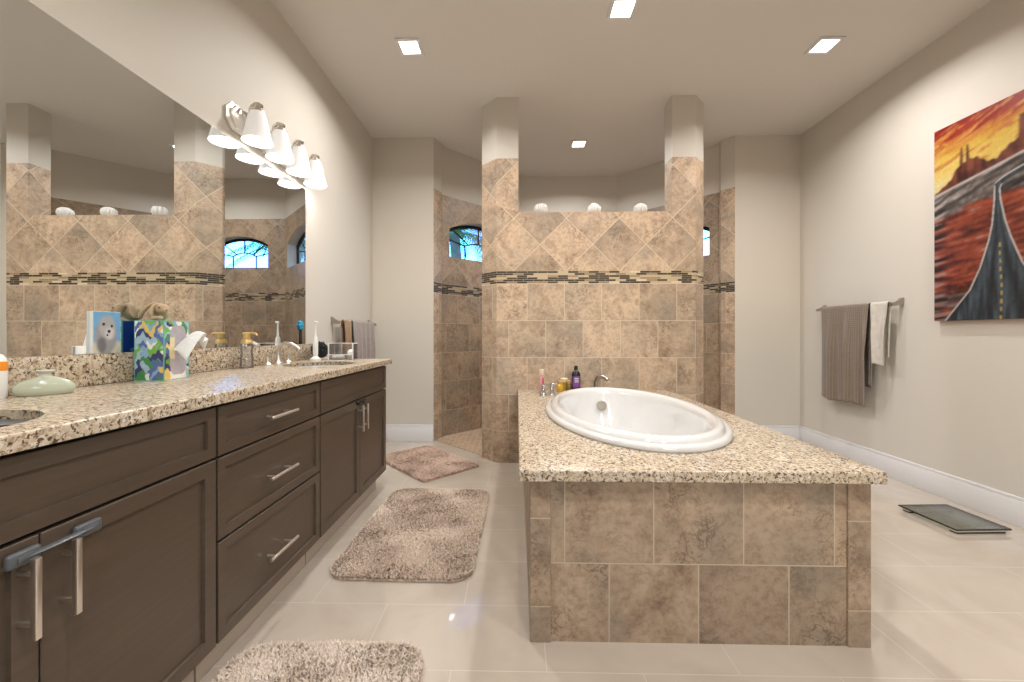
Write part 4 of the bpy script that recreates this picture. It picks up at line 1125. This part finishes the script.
# ------------------------------------------------------------------ shag mats
def shag_mat(name, cx_, cy_, w, l_, rz, mt, label, rad=.09, n=42000, seed=1, hgt=.020):
    g = np.random.default_rng(seed)
    X = g.uniform(-w/2, w/2, n); Y = g.uniform(-l_/2, l_/2, n)
    qx = np.maximum(np.abs(X)-(w/2-rad), 0); qy = np.maximum(np.abs(Y)-(l_/2-rad), 0)
    ok = qx**2+qy**2 < rad**2; X, Y = X[ok], Y[ok]; n = len(X)
    f = np.sin(X*9+seed)*np.cos(Y*7+seed)+.6*np.sin(X*21+Y*17)+.5*np.sin(Y*31-X*11)
    ang = f*.9+g.normal(0, 1.5, n); lean = .60+.08*np.sin(X*13+Y*5+seed)
    hh = hgt*g.uniform(.65, 1.05, n); wd = g.uniform(.0020, .0036, n)
    dx, dy = np.cos(ang), np.sin(ang); px, py = -dy, dx
    z0 = .004
    V = np.zeros((n, 5, 3))
    V[:, 0] = np.stack([X-px*wd, Y-py*wd, np.full(n, z0)], 1); V[:, 1] = np.stack([X+px*wd, Y+py*wd, np.full(n, z0)], 1)
    mx, my = X+dx*hh*lean*.35, Y+dy*hh*lean*.35
    V[:, 2] = np.stack([mx+px*wd*.9, my+py*wd*.9, z0+hh*.6], 1); V[:, 3] = np.stack([mx-px*wd*.9, my-py*wd*.9, z0+hh*.6], 1)
    V[:, 4] = np.stack([X+dx*hh*lean, Y+dy*hh*lean, z0+hh*.95], 1)
    base = np.arange(n)[:, None]*5
    q4 = (base+np.array([0, 1, 2, 3])); q3 = (base+np.array([3, 2, 4]))
    # backing
    m_ = MB(); pts = []
    for (sx_, sy_, a0) in ((1, 1, 0), (-1, 1, 90), (-1, -1, 180), (1, -1, 270)):
        for k_ in range(9):
            a = R(a0+90*k_/8); pts.append((sx_*(w/2-rad)+rad*math.cos(a), sy_*(l_/2-rad)+rad*math.sin(a)))
    m_.prism(pts, .0005, .009, .003)
    me0 = bpy.data.meshes.new('b'); m_.bm.to_mesh(me0); m_.bm.free()
    bv = [tuple(v.co) for v in me0.vertices]; bf = [tuple(p.vertices) for p in me0.polygons]; bpy.data.meshes.remove(me0)
    off = n*5
    verts = V.reshape(-1, 3).tolist()+bv
    faces = q4.tolist()+q3.tolist()+[tuple(i+off for i in f_) for f_ in bf]
    me = bpy.data.meshes.new(name); me.from_pydata(verts, [], faces); me.materials.append(mt)
    o = bpy.data.objects.new(name, me); C.objects.link(o)
    o.location = (cx_, cy_, 0); o.rotation_euler = (0, 0, rz)
    tag(o, label, 'bath mat'); return o
shag_mat('bath_mat', -.605, .87, .63, .97, R(1.5), M['matpale'], 'pale shag bath mat at the bottom edge in front of the near sink', .11, 80000, 3)
shag_mat('bath_mat', -.515, 2.215, .65, 1.00, R(-1), M['mat'], 'grey taupe shag bath mat in the middle of the vanity aisle', .10, 70000, 5)
shag_mat('bath_mat', -.760, 3.315, .52, .79, R(44), M['matpink'], 'brown shag bath mat laid diagonally at the shower entrance', .03, 45000, 9)

# ------------------------------------------------------------------ palms outside the shower windows
def palm(x, y, h, seed, label):
    t = empty('palm_tree', (x, y, -.3), label=label, cat='palm tree', group=None)
    pts = [(.15*math.sin(k_*.3), .1*math.sin(k_*.4), h*k_/8) for k_ in range(9)]
    MB().tube(pts, [.14-.006*k_ for k_ in range(9)], 12).build('trunk', M['bark'], t)
    g = random.Random(seed); bm = bmesh.new(); top = Vector(pts[-1])
    for k_ in range(22):
        a = k_*2.4+g.random(); el = g.uniform(-.2, 1.1); Ln = g.uniform(1.3, 1.8); prev = None
        d = Vector((math.cos(a), math.sin(a), 0))
        for s_ in range(26):
            q = s_/25; p = top+d*Ln*q*math.cos(el*.6)+Vector((0, 0, Ln*(q*math.sin(el)-.75*q*q)))
            if prev is not None:
                tdir = (p-prev).normalized(); side = tdir.cross(Vector((0, 0, 1))).normalized(); ll = .42*math.sin(math.pi*min(1, q*.95+.08))+.05
                for sg in (-1, 1):
                    e = p+side*sg*ll*.8+tdir*ll*.5-Vector((0, 0, ll*.35)); w_ = tdir*.018
                    bm.faces.new([bm.verts.new(v) for v in (p-w_, p+w_, e)])
                bm.faces.new([bm.verts.new(v) for v in (prev-side*.012, prev+side*.012, p+side*.010, p-side*.010)])
            prev = p
    mb = MB(); mb.bm.free(); mb.bm = bm; mb.build('crown', M['leaf'], t, sm=0)
palm(-1.3, 7.6, 3.3, 1, 'palm tree outside seen through the left shower window')
palm(2.2, 8.9, 3.4, 2, 'palm tree outside seen in the mirror through the back shower window')
palm(6.6, 9.6, 3.3, 5, 'palm tree outside beyond the right shower window')
